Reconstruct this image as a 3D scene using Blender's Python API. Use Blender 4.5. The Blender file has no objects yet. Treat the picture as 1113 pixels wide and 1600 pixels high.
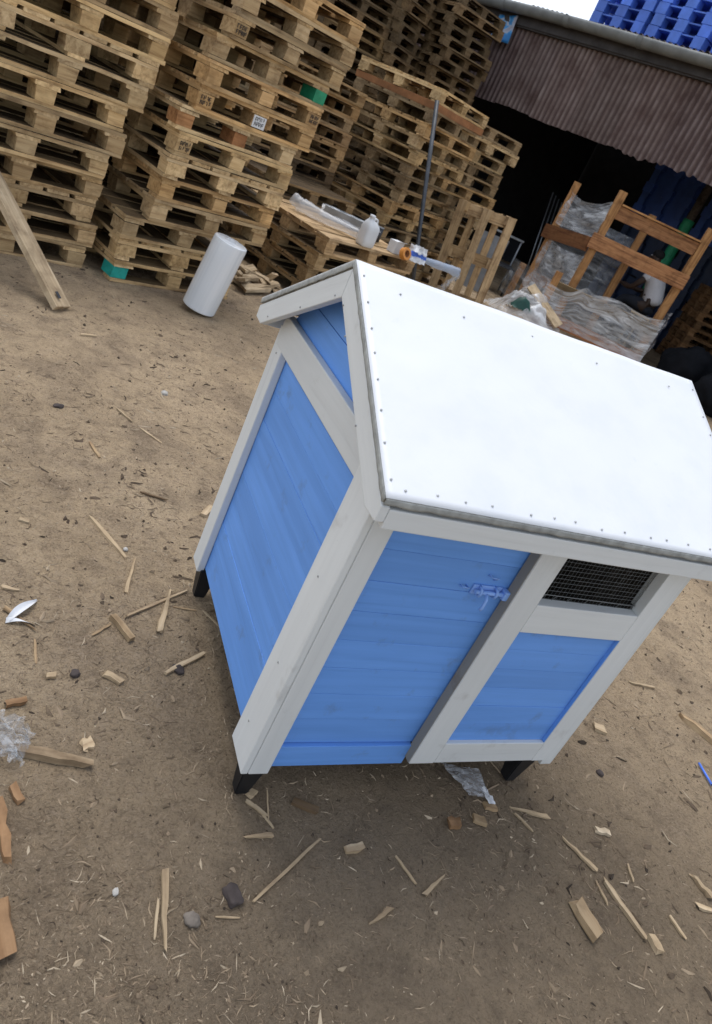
import bpy, bmesh, math, random
import numpy as np
from mathutils import Vector, Matrix, noise
random.seed(7)
R_ = math.radians
scene = bpy.context.scene
col = scene.collection

# ------------------------------------------------------------------ camera
cam_d = bpy.data.cameras.new('camera')
cam = bpy.data.objects.new('camera', cam_d)
col.objects.link(cam)
r0 = Vector((0.86444808, -0.3188058, 0.38870604))       # image right
r1 = Vector((0.1707726, -0.54100393, -0.82349952))      # image down
r2 = Vector((0.47282792, 0.77825292, -0.41322651))      # viewing direction
cam.matrix_world = Matrix(((r0.x, -r1.x, -r2.x, -0.70742), (r0.y, -r1.y, -r2.y, -1.04208),
                           (r0.z, -r1.z, -r2.z, 1.49967), (0, 0, 0, 1)))
cam_d.sensor_fit = 'VERTICAL'
cam_d.sensor_height = 36.0
cam_d.lens = 36.0 * 1117.5 / 1600.0
cam_d.shift_y = -58.0 / 1600.0
cam_d.clip_start = 0.05
cam_d.clip_end = 400.0
scene.camera = cam
cam_d.dof.use_dof = True
cam_d.dof.focus_distance = 2.1
cam_d.dof.aperture_fstop = 6.5

# ------------------------------------------------------------------ sky, sun, exposure
SUN_EL, SUN_AZ = 72.0, 95.0            # azimuth: heading the light comes FROM (counter-clockwise from +x)
world = bpy.data.worlds.new('World')
scene.world = world
world.use_nodes = True
wn = world.node_tree
wn.nodes.clear()
w_out = wn.nodes.new('ShaderNodeOutputWorld')
w_bg = wn.nodes.new('ShaderNodeBackground')
w_sky = wn.nodes.new('ShaderNodeTexSky')
w_sky.sky_type = 'NISHITA'
w_sky.sun_disc = False
w_sky.sun_elevation = R_(SUN_EL)
w_sky.sun_rotation = R_(90.0 - SUN_AZ)
w_sky.air_density = 1.0
w_sky.dust_density = 1.5
w_sky.ozone_density = 1.0
w_hs = wn.nodes.new('ShaderNodeHueSaturation')
w_hs.inputs['Saturation'].default_value = 0.42
wn.links.new(w_sky.outputs[0], w_hs.inputs['Color'])
wn.links.new(w_hs.outputs[0], w_bg.inputs['Color'])
w_bg.inputs['Strength'].default_value = 0.12
wn.links.new(w_bg.outputs[0], w_out.inputs['Surface'])

sun_d = bpy.data.lights.new('sun', 'SUN')
sun_d.energy = 0.68
sun_d.angle = R_(30)
sun_d.color = (1.0, 0.975, 0.94)
sun = bpy.data.objects.new('sun', sun_d)
col.objects.link(sun)
_el, _az = R_(SUN_EL), R_(SUN_AZ)
sdir = Vector((math.cos(_el) * math.cos(_az), math.cos(_el) * math.sin(_az), math.sin(_el)))
sun.rotation_euler = sdir.to_track_quat('Z', 'Y').to_euler()
sun.location = (0, 0, 20)

scene.view_settings.view_transform = 'Standard'
scene.view_settings.look = 'None'
scene.view_settings.gamma = 1.0
scene.view_settings.use_curve_mapping = False
scene.view_settings.exposure = 1.14
scene.render.engine = 'CYCLES'

# ------------------------------------------------------------------ materials
def new_mat(name):
    m = bpy.data.materials.new(name)
    m.use_nodes = True
    nt = m.node_tree
    nt.nodes.clear()
    out = nt.nodes.new('ShaderNodeOutputMaterial')
    b = nt.nodes.new('ShaderNodeBsdfPrincipled')
    nt.links.new(b.outputs[0], out.inputs[0])
    return m, nt, b, out

def nd(nt, t, **kw):
    n = nt.nodes.new(t)
    for k, v in kw.items():
        if k.startswith('i_'):
            key = k[2:]
            key = int(key) if key.isdigit() else key.replace('_', ' ')
            n.inputs[key].default_value = v
        else:
            setattr(n, k, v)
    return n

def ramp(nt, fac, stops):
    r = nt.nodes.new('ShaderNodeValToRGB')
    e = r.color_ramp.elements
    while len(e) < len(stops):
        e.new(0.5)
    for i, (p, c) in enumerate(stops):
        e[i].position = p
        e[i].color = (c[0], c[1], c[2], 1) if not isinstance(c, (int, float)) else (c, c, c, 1)
    nt.links.new(fac, r.inputs[0])
    return r.outputs[0]

def mixc(nt, fac, a, b, mode='MIX'):
    n = nt.nodes.new('ShaderNodeMix')
    n.data_type = 'RGBA'
    n.blend_type = mode
    for sock, v in ((n.inputs[0], fac), (n.inputs[6], a), (n.inputs[7], b)):
        if hasattr(v, 'is_output'):
            nt.links.new(v, sock)
        elif isinstance(v, (int, float)):
            sock.default_value = v
        else:
            sock.default_value = (v[0], v[1], v[2], 1)
    return n.outputs[2]

def objcoord(nt, scale, rnd=True):
    tc = nd(nt, 'ShaderNodeTexCoord')
    oi = nd(nt, 'ShaderNodeObjectInfo')
    mp = nd(nt, 'ShaderNodeMapping')
    mp.inputs['Scale'].default_value = scale
    nt.links.new(tc.outputs['Object'], mp.inputs['Vector'])
    if rnd:
        mu = nd(nt, 'ShaderNodeMath', operation='MULTIPLY', i_1=57.0)
        nt.links.new(oi.outputs['Random'], mu.inputs[0])
        cb = nd(nt, 'ShaderNodeCombineXYZ')
        for k in range(3):
            nt.links.new(mu.outputs[0], cb.inputs[k])
        nt.links.new(cb.outputs[0], mp.inputs['Location'])
    return mp.outputs[0], oi, tc

def bump(nt, b, h, strength=0.3, dist=0.01):
    n = nd(nt, 'ShaderNodeBump', i_Strength=strength, i_Distance=dist)
    nt.links.new(h, n.inputs['Height'])
    nt.links.new(n.outputs[0], b.inputs['Normal'])

def noise_n(nt, vec, scale, detail=4.0, rough=0.55, dist=0.0):
    n = nd(nt, 'ShaderNodeTexNoise', i_Scale=scale, i_Detail=detail, i_Roughness=rough, i_Distortion=dist)
    nt.links.new(vec, n.inputs['Vector'])
    return n.outputs['Fac']

def wood_mat(name, light, mid, dark, rough=0.8, face_shade=None):
    m, nt, b, out = new_mat(name)
    v, oi, tc = objcoord(nt, (1.6, 24, 24))
    g = noise_n(nt, v, 1.6, 5, 0.6, 0.6)
    c = ramp(nt, g, [(0.30, dark), (0.48, mid), (0.68, light)])
    v2, _, _ = objcoord(nt, (1, 1, 1))
    s = noise_n(nt, v2, 7.0, 5, 0.65)
    st = ramp(nt, s, [(0.32, (0.45, 0.42, 0.40)), (0.52, (1, 1, 1))])
    c = mixc(nt, 0.75, c, st, 'MULTIPLY')
    c = mixc(nt, 1.0, c, oi.outputs['Color'], 'MULTIPLY')
    if face_shade:      # flat faces darkened as painted shade for stack interiors; the sawn edges stay pale
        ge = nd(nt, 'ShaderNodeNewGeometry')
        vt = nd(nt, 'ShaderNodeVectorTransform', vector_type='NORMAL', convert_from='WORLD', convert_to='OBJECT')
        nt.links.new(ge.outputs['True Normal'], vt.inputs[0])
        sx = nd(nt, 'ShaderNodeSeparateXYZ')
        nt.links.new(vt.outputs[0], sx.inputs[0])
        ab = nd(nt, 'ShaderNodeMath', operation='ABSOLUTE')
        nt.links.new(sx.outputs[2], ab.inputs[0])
        c = mixc(nt, ramp(nt, ab.outputs[0], [(0.6, 0.0), (0.8, 1.0)]), c, mixc(nt, 1.0, c, (face_shade, face_shade * 0.97, face_shade * 0.95), 'MULTIPLY'))
    rv = nd(nt, 'ShaderNodeMapRange', i_3=0.82, i_4=1.12)
    nt.links.new(oi.outputs['Random'], rv.inputs[0])
    c = mixc(nt, 1.0, c, rv.outputs[0], 'MULTIPLY')
    nt.links.new(c, b.inputs['Base Color'])
    b.inputs['Roughness'].default_value = rough
    b.inputs['Specular IOR Level'].default_value = 0.25
    bump(nt, b, g, 0.35, 0.004)
    return m

def plain_mat(name, c, rough=0.6, metal=0.0, var=0.25, scale=6.0, spec=0.4, objc=False):
    m, nt, b, out = new_mat(name)
    v, oi, tc = objcoord(nt, (1, 1, 1))
    s = noise_n(nt, v, scale, 5, 0.6)
    cc = ramp(nt, s, [(0.3, tuple(x * (1 - var) for x in c)), (0.7, tuple(min(1, x * (1 + var * 0.6)) for x in c))])
    if objc:
        cc = mixc(nt, 1.0, cc, oi.outputs['Color'], 'MULTIPLY')
    nt.links.new(cc, b.inputs['Base Color'])
    b.inputs['Roughness'].default_value = rough
    b.inputs['Metallic'].default_value = metal
    b.inputs['Specular IOR Level'].default_value = spec
    bump(nt, b, s, 0.15, 0.004)
    return m

def paint_mat(name, c, dirt, rough=0.55, dirt_amt=0.5, grain=0.5):
    """brush paint over sawn boards: grain relief, thin spots, grime"""
    m, nt, b, out = new_mat(name)
    v, oi, tc = objcoord(nt, (1.5, 30, 30))
    g = noise_n(nt, v, 1.3, 5, 0.6, 0.4)
    v2, _, _ = objcoord(nt, (1, 1, 1))
    s = noise_n(nt, v2, 9.0, 6, 0.65)
    s2 = noise_n(nt, v2, 2.6, 3, 0.5)
    base = mixc(nt, ramp(nt, g, [(0.35, 0.0), (0.75, grain)]), c, tuple(min(1, x * 1.22 + 0.015) for x in c))
    base = mixc(nt, ramp(nt, g, [(0.22, 0.5), (0.36, 0.0)]), base, tuple(x * 0.72 for x in c))
    base = mixc(nt, ramp(nt, s2, [(0.35, 0.0), (0.7, 0.35)]), base, tuple(x * 0.85 for x in c))
    dm = ramp(nt, s, [(0.60, 0.0), (0.78, dirt_amt)])
    base = mixc(nt, dm, base, dirt)
    rv = nd(nt, 'ShaderNodeMapRange', i_3=0.94, i_4=1.05)
    nt.links.new(oi.outputs['Random'], rv.inputs[0])
    base = mixc(nt, 1.0, base, rv.outputs[0], 'MULTIPLY')
    nt.links.new(base, b.inputs['Base Color'])
    b.inputs['Roughness'].default_value = rough
    b.inputs['Specular IOR Level'].default_value = 0.35
    bump(nt, b, g, 0.45, 0.002)
    return m

M = {}
M['wood'] = wood_mat('pallet_wood', (0.67, 0.495, 0.275), (0.55, 0.385, 0.20), (0.33, 0.21, 0.105), face_shade=0.27)
M['wood_unshaded'] = wood_mat('sawn_wood', (0.57, 0.42, 0.245), (0.46, 0.32, 0.175), (0.27, 0.175, 0.095))
M['wood_new'] = wood_mat('fresh_split_wood', (0.55, 0.44, 0.295), (0.44, 0.335, 0.21), (0.29, 0.205, 0.125))
M['wood_red'] = wood_mat('reddish_hardwood', (0.46, 0.24, 0.11), (0.34, 0.16, 0.07), (0.14, 0.06, 0.03))
M['blue'] = paint_mat('blue_paint', (0.135, 0.325, 0.76), (0.12, 0.19, 0.32), 0.6, 0.65, 0.75)
M['blue_pale'] = paint_mat('bolt_blue_paint', (0.24, 0.42, 0.84), (0.15, 0.2, 0.3), 0.4, 0.5, 0.4)
M['white'] = paint_mat('white_paint', (0.655, 0.675, 0.67), (0.34, 0.32, 0.29), 0.55, 0.45, 0.3)
M['raw_edge'] = paint_mat('half_painted_edge', (0.27, 0.255, 0.22), (0.17, 0.115, 0.065), 0.7, 0.95, 0.4)
M['grey_edge'] = plain_mat('zinc_edge', (0.34, 0.35, 0.335), 0.8, 0.0, 0.35, 40)
M['black'] = plain_mat('black_paint', (0.012, 0.013, 0.016), 0.45, 0, 0.3, 12)
M['dark_metal'] = plain_mat('dark_steel', (0.07, 0.075, 0.085), 0.45, 0.6, 0.4, 14)
M['steel'] = plain_mat('grey_steel', (0.30, 0.32, 0.34), 0.4, 0.7, 0.3, 9)
M['pole'] = plain_mat('oiled_steel', (0.07, 0.076, 0.085), 0.4, 0.5, 0.4, 9)
M['nail'] = plain_mat('nail_head', (0.40, 0.41, 0.41), 0.5, 0.5, 0.3, 30)
M['wire'] = plain_mat('galvanised_wire', (0.24, 0.25, 0.25), 0.45, 0.3, 0.2, 30)
M['green'] = plain_mat('green_paint', (0.02, 0.27, 0.13), 0.6, 0, 0.3, 14)
M['dark_green'] = plain_mat('dark_green_plastic', (0.012, 0.07, 0.055), 0.5, 0, 0.3, 14)
M['teal'] = plain_mat('turquoise_paint', (0.02, 0.36, 0.30), 0.6, 0, 0.3, 14)
M['bluep'] = plain_mat('blue_plastic', (0.085, 0.20, 0.72), 0.45, 0, 0.25, 5, objc=True)
M['greyp'] = plain_mat('grey_board', (0.22, 0.23, 0.24), 0.7, 0, 0.3, 6)
M['jug'] = plain_mat('white_plastic', (0.66, 0.68, 0.70), 0.4, 0, 0.08, 6)
M['paper'] = plain_mat('paper', (0.68, 0.69, 0.70), 0.8, 0, 0.12, 10)
M['orange'] = plain_mat('orange_tape', (0.62, 0.25, 0.05), 0.5, 0, 0.2, 10)
M['pvc'] = plain_mat('grey_pvc', (0.20, 0.21, 0.205), 0.5, 0, 0.3, 4)
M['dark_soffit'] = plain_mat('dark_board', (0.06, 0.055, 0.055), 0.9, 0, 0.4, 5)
M['shed_dark'] = plain_mat('shade_dark_boards', (0.022, 0.021, 0.022), 0.9, 0, 0.4, 5)  # near-black base colour stands in for the shade inside the shed
M['card'] = plain_mat('brown_hardboard', (0.34, 0.15, 0.06), 0.75, 0, 0.35, 7)
M['stamp'] = plain_mat('stamp_ink', (0.035, 0.03, 0.03), 0.8, 0, 0.3, 40)
M['stone'] = plain_mat('stone', (0.20, 0.17, 0.14), 0.9, 0, 0.4, 25)
M['pale_stone'] = plain_mat('pale_stone', (0.46, 0.44, 0.40), 0.9, 0, 0.25, 60)
M['dark_stone'] = plain_mat('dark_clod', (0.07, 0.055, 0.05), 0.9, 0, 0.4, 25)
M['skin'] = plain_mat('skin', (0.055, 0.032, 0.022), 0.5, 0, 0.15, 20)
M['hair'] = plain_mat('hair', (0.010, 0.009, 0.009), 0.8, 0, 0.2, 40)
M['tshirt'] = plain_mat('white_cotton', (0.72, 0.72, 0.75), 0.9, 0, 0.12, 8)
M['trousers'] = plain_mat('dark_cloth', (0.02, 0.024, 0.035), 0.9, 0, 0.3, 10)
M['tarp'] = plain_mat('dark_tarp', (0.010, 0.011, 0.014), 0.95, 0, 0.4, 4, 0.1)
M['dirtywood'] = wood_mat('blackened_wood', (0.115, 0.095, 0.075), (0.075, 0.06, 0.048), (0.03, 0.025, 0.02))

def film_mat(name, dens, tint=(0.62, 0.66, 0.70)):
    m, nt, b, out = new_mat(name)
    tc = nd(nt, 'ShaderNodeTexCoord')
    oi = nd(nt, 'ShaderNodeObjectInfo')
    mp = nd(nt, 'ShaderNodeMapping')
    mp.inputs['Scale'].default_value = (1.6, 3.6, 1)
    mp.inputs['Rotation'].default_value = (0, 0, 0.12)
    nt.links.new(tc.outputs['UV'], mp.inputs['Vector'])
    cb = nd(nt, 'ShaderNodeCombineXYZ')
    mu = nd(nt, 'ShaderNodeMath', operation='MULTIPLY', i_1=37.0)
    nt.links.new(oi.outputs['Random'], mu.inputs[0])
    nt.links.new(mu.outputs[0], cb.inputs[2])
    nt.links.new(mu.outputs[0], cb.inputs[0])
    nt.links.new(cb.outputs[0], mp.inputs['Location'])
    g = noise_n(nt, mp.outputs[0], 2.2, 7, 0.6, 1.6)
    f = ramp(nt, g, [(0.34, dens * 0.3), (0.50, dens * 0.85), (0.58, dens * 1.2), (0.68, min(1, dens * 2.2))])  # densest streaks stand in for bright highlights on the folds
    b.inputs['Base Color'].default_value = (*tint, 1)
    b.inputs['Roughness'].default_value = 0.26
    b.inputs['Specular IOR Level'].default_value = 0.5
    tr = nd(nt, 'ShaderNodeBsdfTransparent')
    mx = nd(nt, 'ShaderNodeMixShader')
    nt.links.new(f, mx.inputs[0])
    nt.links.new(tr.outputs[0], mx.inputs[1])
    nt.links.new(b.outputs[0], mx.inputs[2])
    nt.links.new(mx.outputs[0], out.inputs[0])
    bump(nt, b, g, 0.25, 0.02)
    return m
M['film'] = film_mat('stretch_film', 0.22)
M['film_dense'] = film_mat('folded_stretch_film', 0.46, (0.72, 0.74, 0.76))
M['film_blue'] = film_mat('bluish_wrap', 0.62, (0.42, 0.50, 0.62))

# zinc roof sheet
m, nt, b, out = new_mat('zinc_sheet')
v, oi, tc = objcoord(nt, (1, 1, 1), False)
s = noise_n(nt, v, 5.5, 5, 0.6)
s3 = noise_n(nt, v, 26, 3, 0.6)
c = ramp(nt, s, [(0.25, (0.66, 0.69, 0.725)), (0.5, (0.71, 0.73, 0.755)), (0.78, (0.725, 0.745, 0.765))])
c = mixc(nt, ramp(nt, s3, [(0.66, 0.0), (0.8, 0.25)]), c, (0.55, 0.60, 0.64))
nt.links.new(c, b.inputs['Base Color'])
b.inputs['Roughness'].default_value = 0.38
b.inputs['Specular IOR Level'].default_value = 0.6
bump(nt, b, s, 0.12, 0.02)
M['zinc'] = m

# rusty corrugated iron
m, nt, b, out = new_mat('rusty_corrugated_iron')
v, oi, tc = objcoord(nt, (1, 1, 1))
s = noise_n(nt, v, 3.0, 6, 0.65)
v2, _, _ = objcoord(nt, (9, 9, 1.0))
s2 = noise_n(nt, v2, 1.6, 5, 0.6)
c = ramp(nt, s, [(0.3, (0.075, 0.045, 0.040)), (0.48, (0.155, 0.125, 0.118)), (0.7, (0.235, 0.205, 0.200))])
c = mixc(nt, ramp(nt, s2, [(0.5, 0.0), (0.75, 0.55)]), c, (0.085, 0.048, 0.040))
va = nd(nt, 'ShaderNodeAttribute', attribute_name='valley')
c = mixc(nt, ramp(nt, va.outputs['Fac'], [(0.35, 0.0), (0.85, 0.7)]), c, (0.060, 0.034, 0.030))
c = mixc(nt, 1.0, c, oi.outputs['Color'], 'MULTIPLY')
nt.links.new(c, b.inputs['Base Color'])
b.inputs['Roughness'].default_value = 0.65
b.inputs['Metallic'].default_value = 0.15
bump(nt, b, s2, 0.25, 0.006)
M['corr'] = m

# blue/white weathered tin sheet (the small poster-like patch)
m, nt, b, out = new_mat('printed_tin')
v, oi, tc = objcoord(nt, (1, 1, 1), False)
s = noise_n(nt, v, 6.5, 4, 0.55, 0.3)
c = ramp(nt, s, [(0.44, (0.03, 0.22, 0.55)), (0.5, (0.08, 0.34, 0.66)), (0.53, (0.42, 0.46, 0.55)), (0.64, (0.34, 0.33, 0.40))])
nt.links.new(c, b.inputs['Base Color'])
b.inputs['Roughness'].default_value = 0.6
M['tin'] = m

# white stretch-film roll: tightly wound film, glossy
m, nt, b, out = new_mat('wound_film')
v, oi, tc = objcoord(nt, (1, 1, 60))
s = noise_n(nt, v, 1.0, 3, 0.5)
v2, _, _ = objcoord(nt, (14, 14, 0.4))
s2 = noise_n(nt, v2, 1.0, 3, 0.5)
c = ramp(nt, s2, [(0.35, (0.66, 0.70, 0.73)), (0.65, (0.86, 0.88, 0.89))])
nt.links.new(c, b.inputs['Base Color'])
b.inputs['Roughness'].default_value = 0.22
b.inputs['Specular IOR Level'].default_value = 0.6
bump(nt, b, s, 0.15, 0.003)
M['filmroll'] = m

# trodden earth
m, nt, b, out = new_mat('trodden_earth')
tc = nd(nt, 'ShaderNodeTexCoord')
P = tc.outputs['Object']
a1 = noise_n(nt, P, 0.55, 4, 0.6, 0.4)
a2 = noise_n(nt, P, 3.2, 6, 0.65, 0.3)
a3 = noise_n(nt, P, 28.0, 5, 0.7)
a4 = noise_n(nt, P, 130.0, 3, 0.7)
c = ramp(nt, a1, [(0.34, (0.370, 0.275, 0.170)), (0.5, (0.490, 0.370, 0.235)), (0.66, (0.57, 0.435, 0.282))])
c = mixc(nt, ramp(nt, a2, [(0.36, 0.65), (0.55, 0.0)]), c, (0.20, 0.150, 0.103))
c = mixc(nt, ramp(nt, a3, [(0.52, 0.0), (0.72, 0.6)]), c, (0.45, 0.35, 0.245))
c = mixc(nt, ramp(nt, a3, [(0.28, 0.5), (0.44, 0.0)]), c, (0.12, 0.088, 0.06))
a5 = noise_n(nt, P, 62.0, 8, 0.8, 2.2)
a6 = noise_n(nt, P, 11.0, 6, 0.7, 0.6)
c = mixc(nt, ramp(nt, a6, [(0.34, 0.5), (0.50, 0.0)]), c, (0.17, 0.125, 0.085))
c = mixc(nt, ramp(nt, a6, [(0.54, 0.0), (0.72, 0.5)]), c, (0.37, 0.285, 0.195))
c = mixc(nt, ramp(nt, a5, [(0.36, 0.7), (0.48, 0.0)]), c, (0.115, 0.085, 0.058))
c = mixc(nt, ramp(nt, a5, [(0.53, 0.0), (0.66, 0.7)]), c, (0.48, 0.38, 0.275))
c = mixc(nt, ramp(nt, a4, [(0.30, 0.6), (0.45, 0.0)]), c, (0.09, 0.065, 0.045))
c = mixc(nt, ramp(nt, a4, [(0.58, 0.0), (0.70, 0.6)]), c, (0.44, 0.35, 0.25))
# darker soil colour in a wide round area before the kennel, fading outwards
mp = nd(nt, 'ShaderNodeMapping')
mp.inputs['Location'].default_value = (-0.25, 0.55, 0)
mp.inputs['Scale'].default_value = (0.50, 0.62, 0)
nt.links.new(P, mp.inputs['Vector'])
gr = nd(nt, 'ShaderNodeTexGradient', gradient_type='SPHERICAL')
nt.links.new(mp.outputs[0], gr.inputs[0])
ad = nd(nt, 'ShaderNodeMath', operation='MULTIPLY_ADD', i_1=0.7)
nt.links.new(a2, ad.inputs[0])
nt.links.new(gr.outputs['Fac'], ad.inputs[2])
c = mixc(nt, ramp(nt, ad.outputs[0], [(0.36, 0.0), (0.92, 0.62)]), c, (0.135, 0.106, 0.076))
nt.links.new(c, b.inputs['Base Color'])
b.inputs['Roughness'].default_value = 0.95
b.inputs['Specular IOR Level'].default_value = 0.12
hs = nd(nt, 'ShaderNodeMath', operation='MULTIPLY_ADD', i_1=0.45)
nt.links.new(a5, hs.inputs[0])
nt.links.new(a6, hs.inputs[2])
hs2 = nd(nt, 'ShaderNodeMath', operation='MULTIPLY_ADD', i_1=0.3)
nt.links.new(a4, hs2.inputs[0])
nt.links.new(hs.outputs[0], hs2.inputs[2])
bump(nt, b, hs2.outputs[0], 1.0, 0.022)
M['earth'] = m

# ------------------------------------------------------------------ object helpers
WM = {}
def link(o, name=None):
    col.objects.link(o)
    return o

def put(o, parent, mat):
    """link o under parent at world matrix mat"""
    col.objects.link(o)
    if parent is not None:
        o.parent = parent
        o.matrix_basis = WM[parent.name].inverted() @ mat
    else:
        o.matrix_basis = mat
    WM[o.name] = mat
    return o

def tag(o, label=None, cat=None, group=None, kind=None):
    for k, v in (('label', label), ('category', cat), ('group', group), ('kind', kind)):
        if v is not None:
            o[k] = v
    return o

def thing(name, label, cat, loc=(0, 0, 0), rz=0.0, group=None):
    o = bpy.data.objects.new(name, None)
    o.empty_display_size = 0.1
    put(o, None, Matrix.Translation(loc) @ Matrix.Rotation(rz, 4, 'Z'))
    return tag(o, label, cat, group)

def mesh_from(name, verts, faces, mat, smooth=False):
    me = bpy.data.meshes.new(name)
    me.from_pydata([tuple(v) for v in verts], [], faces)
    bm = bmesh.new()
    bm.from_mesh(me)
    bmesh.ops.recalc_face_normals(bm, faces=bm.faces)
    bm.to_mesh(me)
    bm.free()
    if smooth:
        for p in me.polygons:
            p.use_smooth = True
    if mat is not None:
        me.materials.append(mat)
    return me

def mobj(name, me, parent=None, mat=None, tint=None):
    o = bpy.data.objects.new(name, me)
    put(o, parent, mat if mat is not None else Matrix.Identity(4))
    if tint is not None:
        o.color = (tint[0], tint[1], tint[2], 1)
    return o

def frame(center, dx, dz):
    dx = Vector(dx).normalized()
    dz = Vector(dz)
    dz = (dz - dx * dz.dot(dx)).normalized()
    dy = dz.cross(dx)
    m = Matrix((dx, dy, dz)).transposed().to_4x4()
    m.translation = Vector(center)
    return m

def board_mesh(name, L, w, t, mat, seg=3, jit=0.0, bev=0.0, warp=0.0):
    vs, fs = [], []
    for i in range(seg + 1):
        x = -L / 2 + L * i / seg
        bow = random.uniform(-warp, warp) if 0 < i < seg else random.uniform(-warp, warp) * 0.4
        for sy, sz in ((-1, -1), (1, -1), (1, 1), (-1, 1)):
            j = lambda: random.uniform(-jit, jit)
            ex = j() * (2.0 if i in (0, seg) else 1)
            vs.append((x + ex, sy * w / 2 + j(), sz * t / 2 + j() * 0.7 + bow))
    for i in range(seg):
        a = i * 4
        for k in range(4):
            fs.append((a + k, a + (k + 1) % 4, a + 4 + (k + 1) % 4, a + 4 + k))
    fs.append((3, 2, 1, 0))
    e = seg * 4
    fs.append((e, e + 1, e + 2, e + 3))
    me = mesh_from(name, vs, fs, None)
    if bev > 0:
        bm = bmesh.new()
        bm.from_mesh(me)
        ed = [x for x in bm.edges if x.calc_face_angle(0) > 0.8]
        bmesh.ops.bevel(bm, geom=ed, offset=bev, segments=2, affect='EDGES', profile=0.6)
        bm.to_mesh(me)
        bm.free()
    me.materials.append(mat)
    return me

def board(name, c, dx, dz, L, w, t, mat, parent, bev=0.0015, jit=0.0, seg=2, tint=None, warp=0.0):
    return mobj(name, board_mesh(name, L, w, t, mat, seg, jit, bev, warp), parent, frame(c, dx, dz), tint)

def bar(name, p, q, w, t, mat, parent, up=(0, 0, 1), **kw):
    p, q = Vector(p), Vector(q)
    return board(name, (p + q) / 2, q - p, up, (q - p).length, w, t, mat, parent, **kw)

def prism(name, pts, n, thick, mat, parent, bev=0.0015, dx=None, tint=None):
    """extrude a planar polygon (world points) by thick along n; grain along dx"""
    pts = [Vector(p) for p in pts]
    n = Vector(n).normalized()
    c = sum(pts, Vector()) / len(pts) + n * thick / 2
    fm = frame(c, dx if dx is not None else pts[1] - pts[0], n)
    inv = fm.inverted()
    k = len(pts)
    vs = [inv @ p for p in pts] + [inv @ (p + n * thick) for p in pts]
    fs = [tuple(reversed(range(k))), tuple(range(k, 2 * k))] + [(i, (i + 1) % k, k + (i + 1) % k, k + i) for i in range(k)]
    me = mesh_from(name, vs, fs, None)
    if bev:
        bm = bmesh.new()
        bm.from_mesh(me)
        bmesh.ops.bevel(bm, geom=list(bm.edges), offset=bev, segments=2, affect='EDGES', profile=0.6)
        bm.to_mesh(me)
        bm.free()
    me.materials.append(mat)
    return mobj(name, me, parent, fm, tint)

def tube_data(path, rad, seg=10, cap=True):
    path = [Vector(p) for p in path]
    if not hasattr(rad, '__len__'):
        rad = [rad] * len(path)
    vs, fs = [], []
    n0 = None
    for i, p in enumerate(path):
        t = (path[min(i + 1, len(path) - 1)] - path[max(i - 1, 0)]).normalized()
        if n0 is None:
            n0 = t.orthogonal().normalized()
        n0 = (n0 - t * n0.dot(t)).normalized()
        b0 = t.cross(n0)
        for k in range(seg):
            a = 2 * math.pi * k / seg
            vs.append(p + (n0 * math.cos(a) + b0 * math.sin(a)) * rad[i])
    for i in range(len(path) - 1):
        for k in range(seg):
            a, c = i * seg + k, i * seg + (k + 1) % seg
            fs.append((a, c, c + seg, a + seg))
    if cap:
        fs.append(tuple(reversed(range(seg))))
        fs.append(tuple(range((len(path) - 1) * seg, len(path) * seg)))
    return vs, fs

def tube(name, path, rad, mat, parent, seg=10, smooth=True, cap=True):
    c = Vector(path[0])
    vs, fs = tube_data([Vector(p) - c for p in path], rad, seg, cap)
    me = mesh_from(name, vs, fs, mat, False)
    if smooth:
        for p in me.polygons:
            if len(p.vertices) == 4:
                p.use_smooth = True
    return mobj(name, me, parent, Matrix.Translation(c))

def grid_sheet(name, fn, nu, nv, mat, parent, thick=0.0, smooth=True):
    """sheet surface fn(u,v)->world point; grain axis along u"""
    pts = [Vector(fn(i / nu, j / nv)) for j in range(nv + 1) for i in range(nu + 1)]
    c = sum(pts, Vector()) / len(pts)
    fs = []
    for j in range(nv):
        for i in range(nu):
            a = j * (nu + 1) + i
            fs.append((a, a + 1, a + nu + 2, a + nu + 1))
    me = mesh_from(name, [p - c for p in pts], fs, mat, smooth)
    uvl = me.uv_layers.new(name='sheet')
    for lp in me.loops:
        vi = lp.vertex_index
        uvl.data[lp.index].uv = ((vi % (nu + 1)) / nu, (vi // (nu + 1)) / nv)
    if thick:
        bm = bmesh.new()
        bm.from_mesh(me)
        bmesh.ops.solidify(bm, geom=list(bm.faces), thickness=thick)
        bm.to_mesh(me)
        bm.free()
    return mobj(name, me, parent, Matrix.Translation(c))

ORD = ['', 'first', 'second', 'third', 'fourth', 'fifth', 'sixth', 'seventh', 'eighth', 'ninth', 'tenth', 'eleventh', 'twelfth',
       'thirteenth', 'fourteenth', 'fifteenth', 'sixteenth', 'seventeenth', 'eighteenth', 'nineteenth', 'twentieth',
       'twenty-first', 'twenty-second', 'twenty-third', 'twenty-fourth', 'twenty-fifth', 'twenty-sixth']
UH = R_(21.0)                                    # heading of the yard's long axis
U = Vector((math.cos(UH), math.sin(UH), 0))
V = Vector((-math.sin(UH), math.cos(UH), 0))

# ------------------------------------------------------------------ ground
def axis_coords(lo, hi, nlo, nhi, step):
    a = list(np.arange(nlo, nhi + 1e-6, step))
    s, x = step, nlo
    left = []
    while x > lo:
        s *= 1.35
        x -= s
        left.append(max(x, lo))
    s, x = step, a[-1]
    right = []
    while x < hi:
        s *= 1.35
        x += s
        right.append(min(x, hi))
    return left[::-1] + a + right

def gh(x, y):
    f = max(0.0, min(1.0, 1.4 - 0.12 * math.hypot(x, y)))
    p = Vector((x, y, 0.3))
    return f * (0.016 * noise.noise(p * 1.7) + 0.009 * noise.noise(p * 7.0) + 0.004 * noise.noise(p * 19.0)) - 0.004

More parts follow.
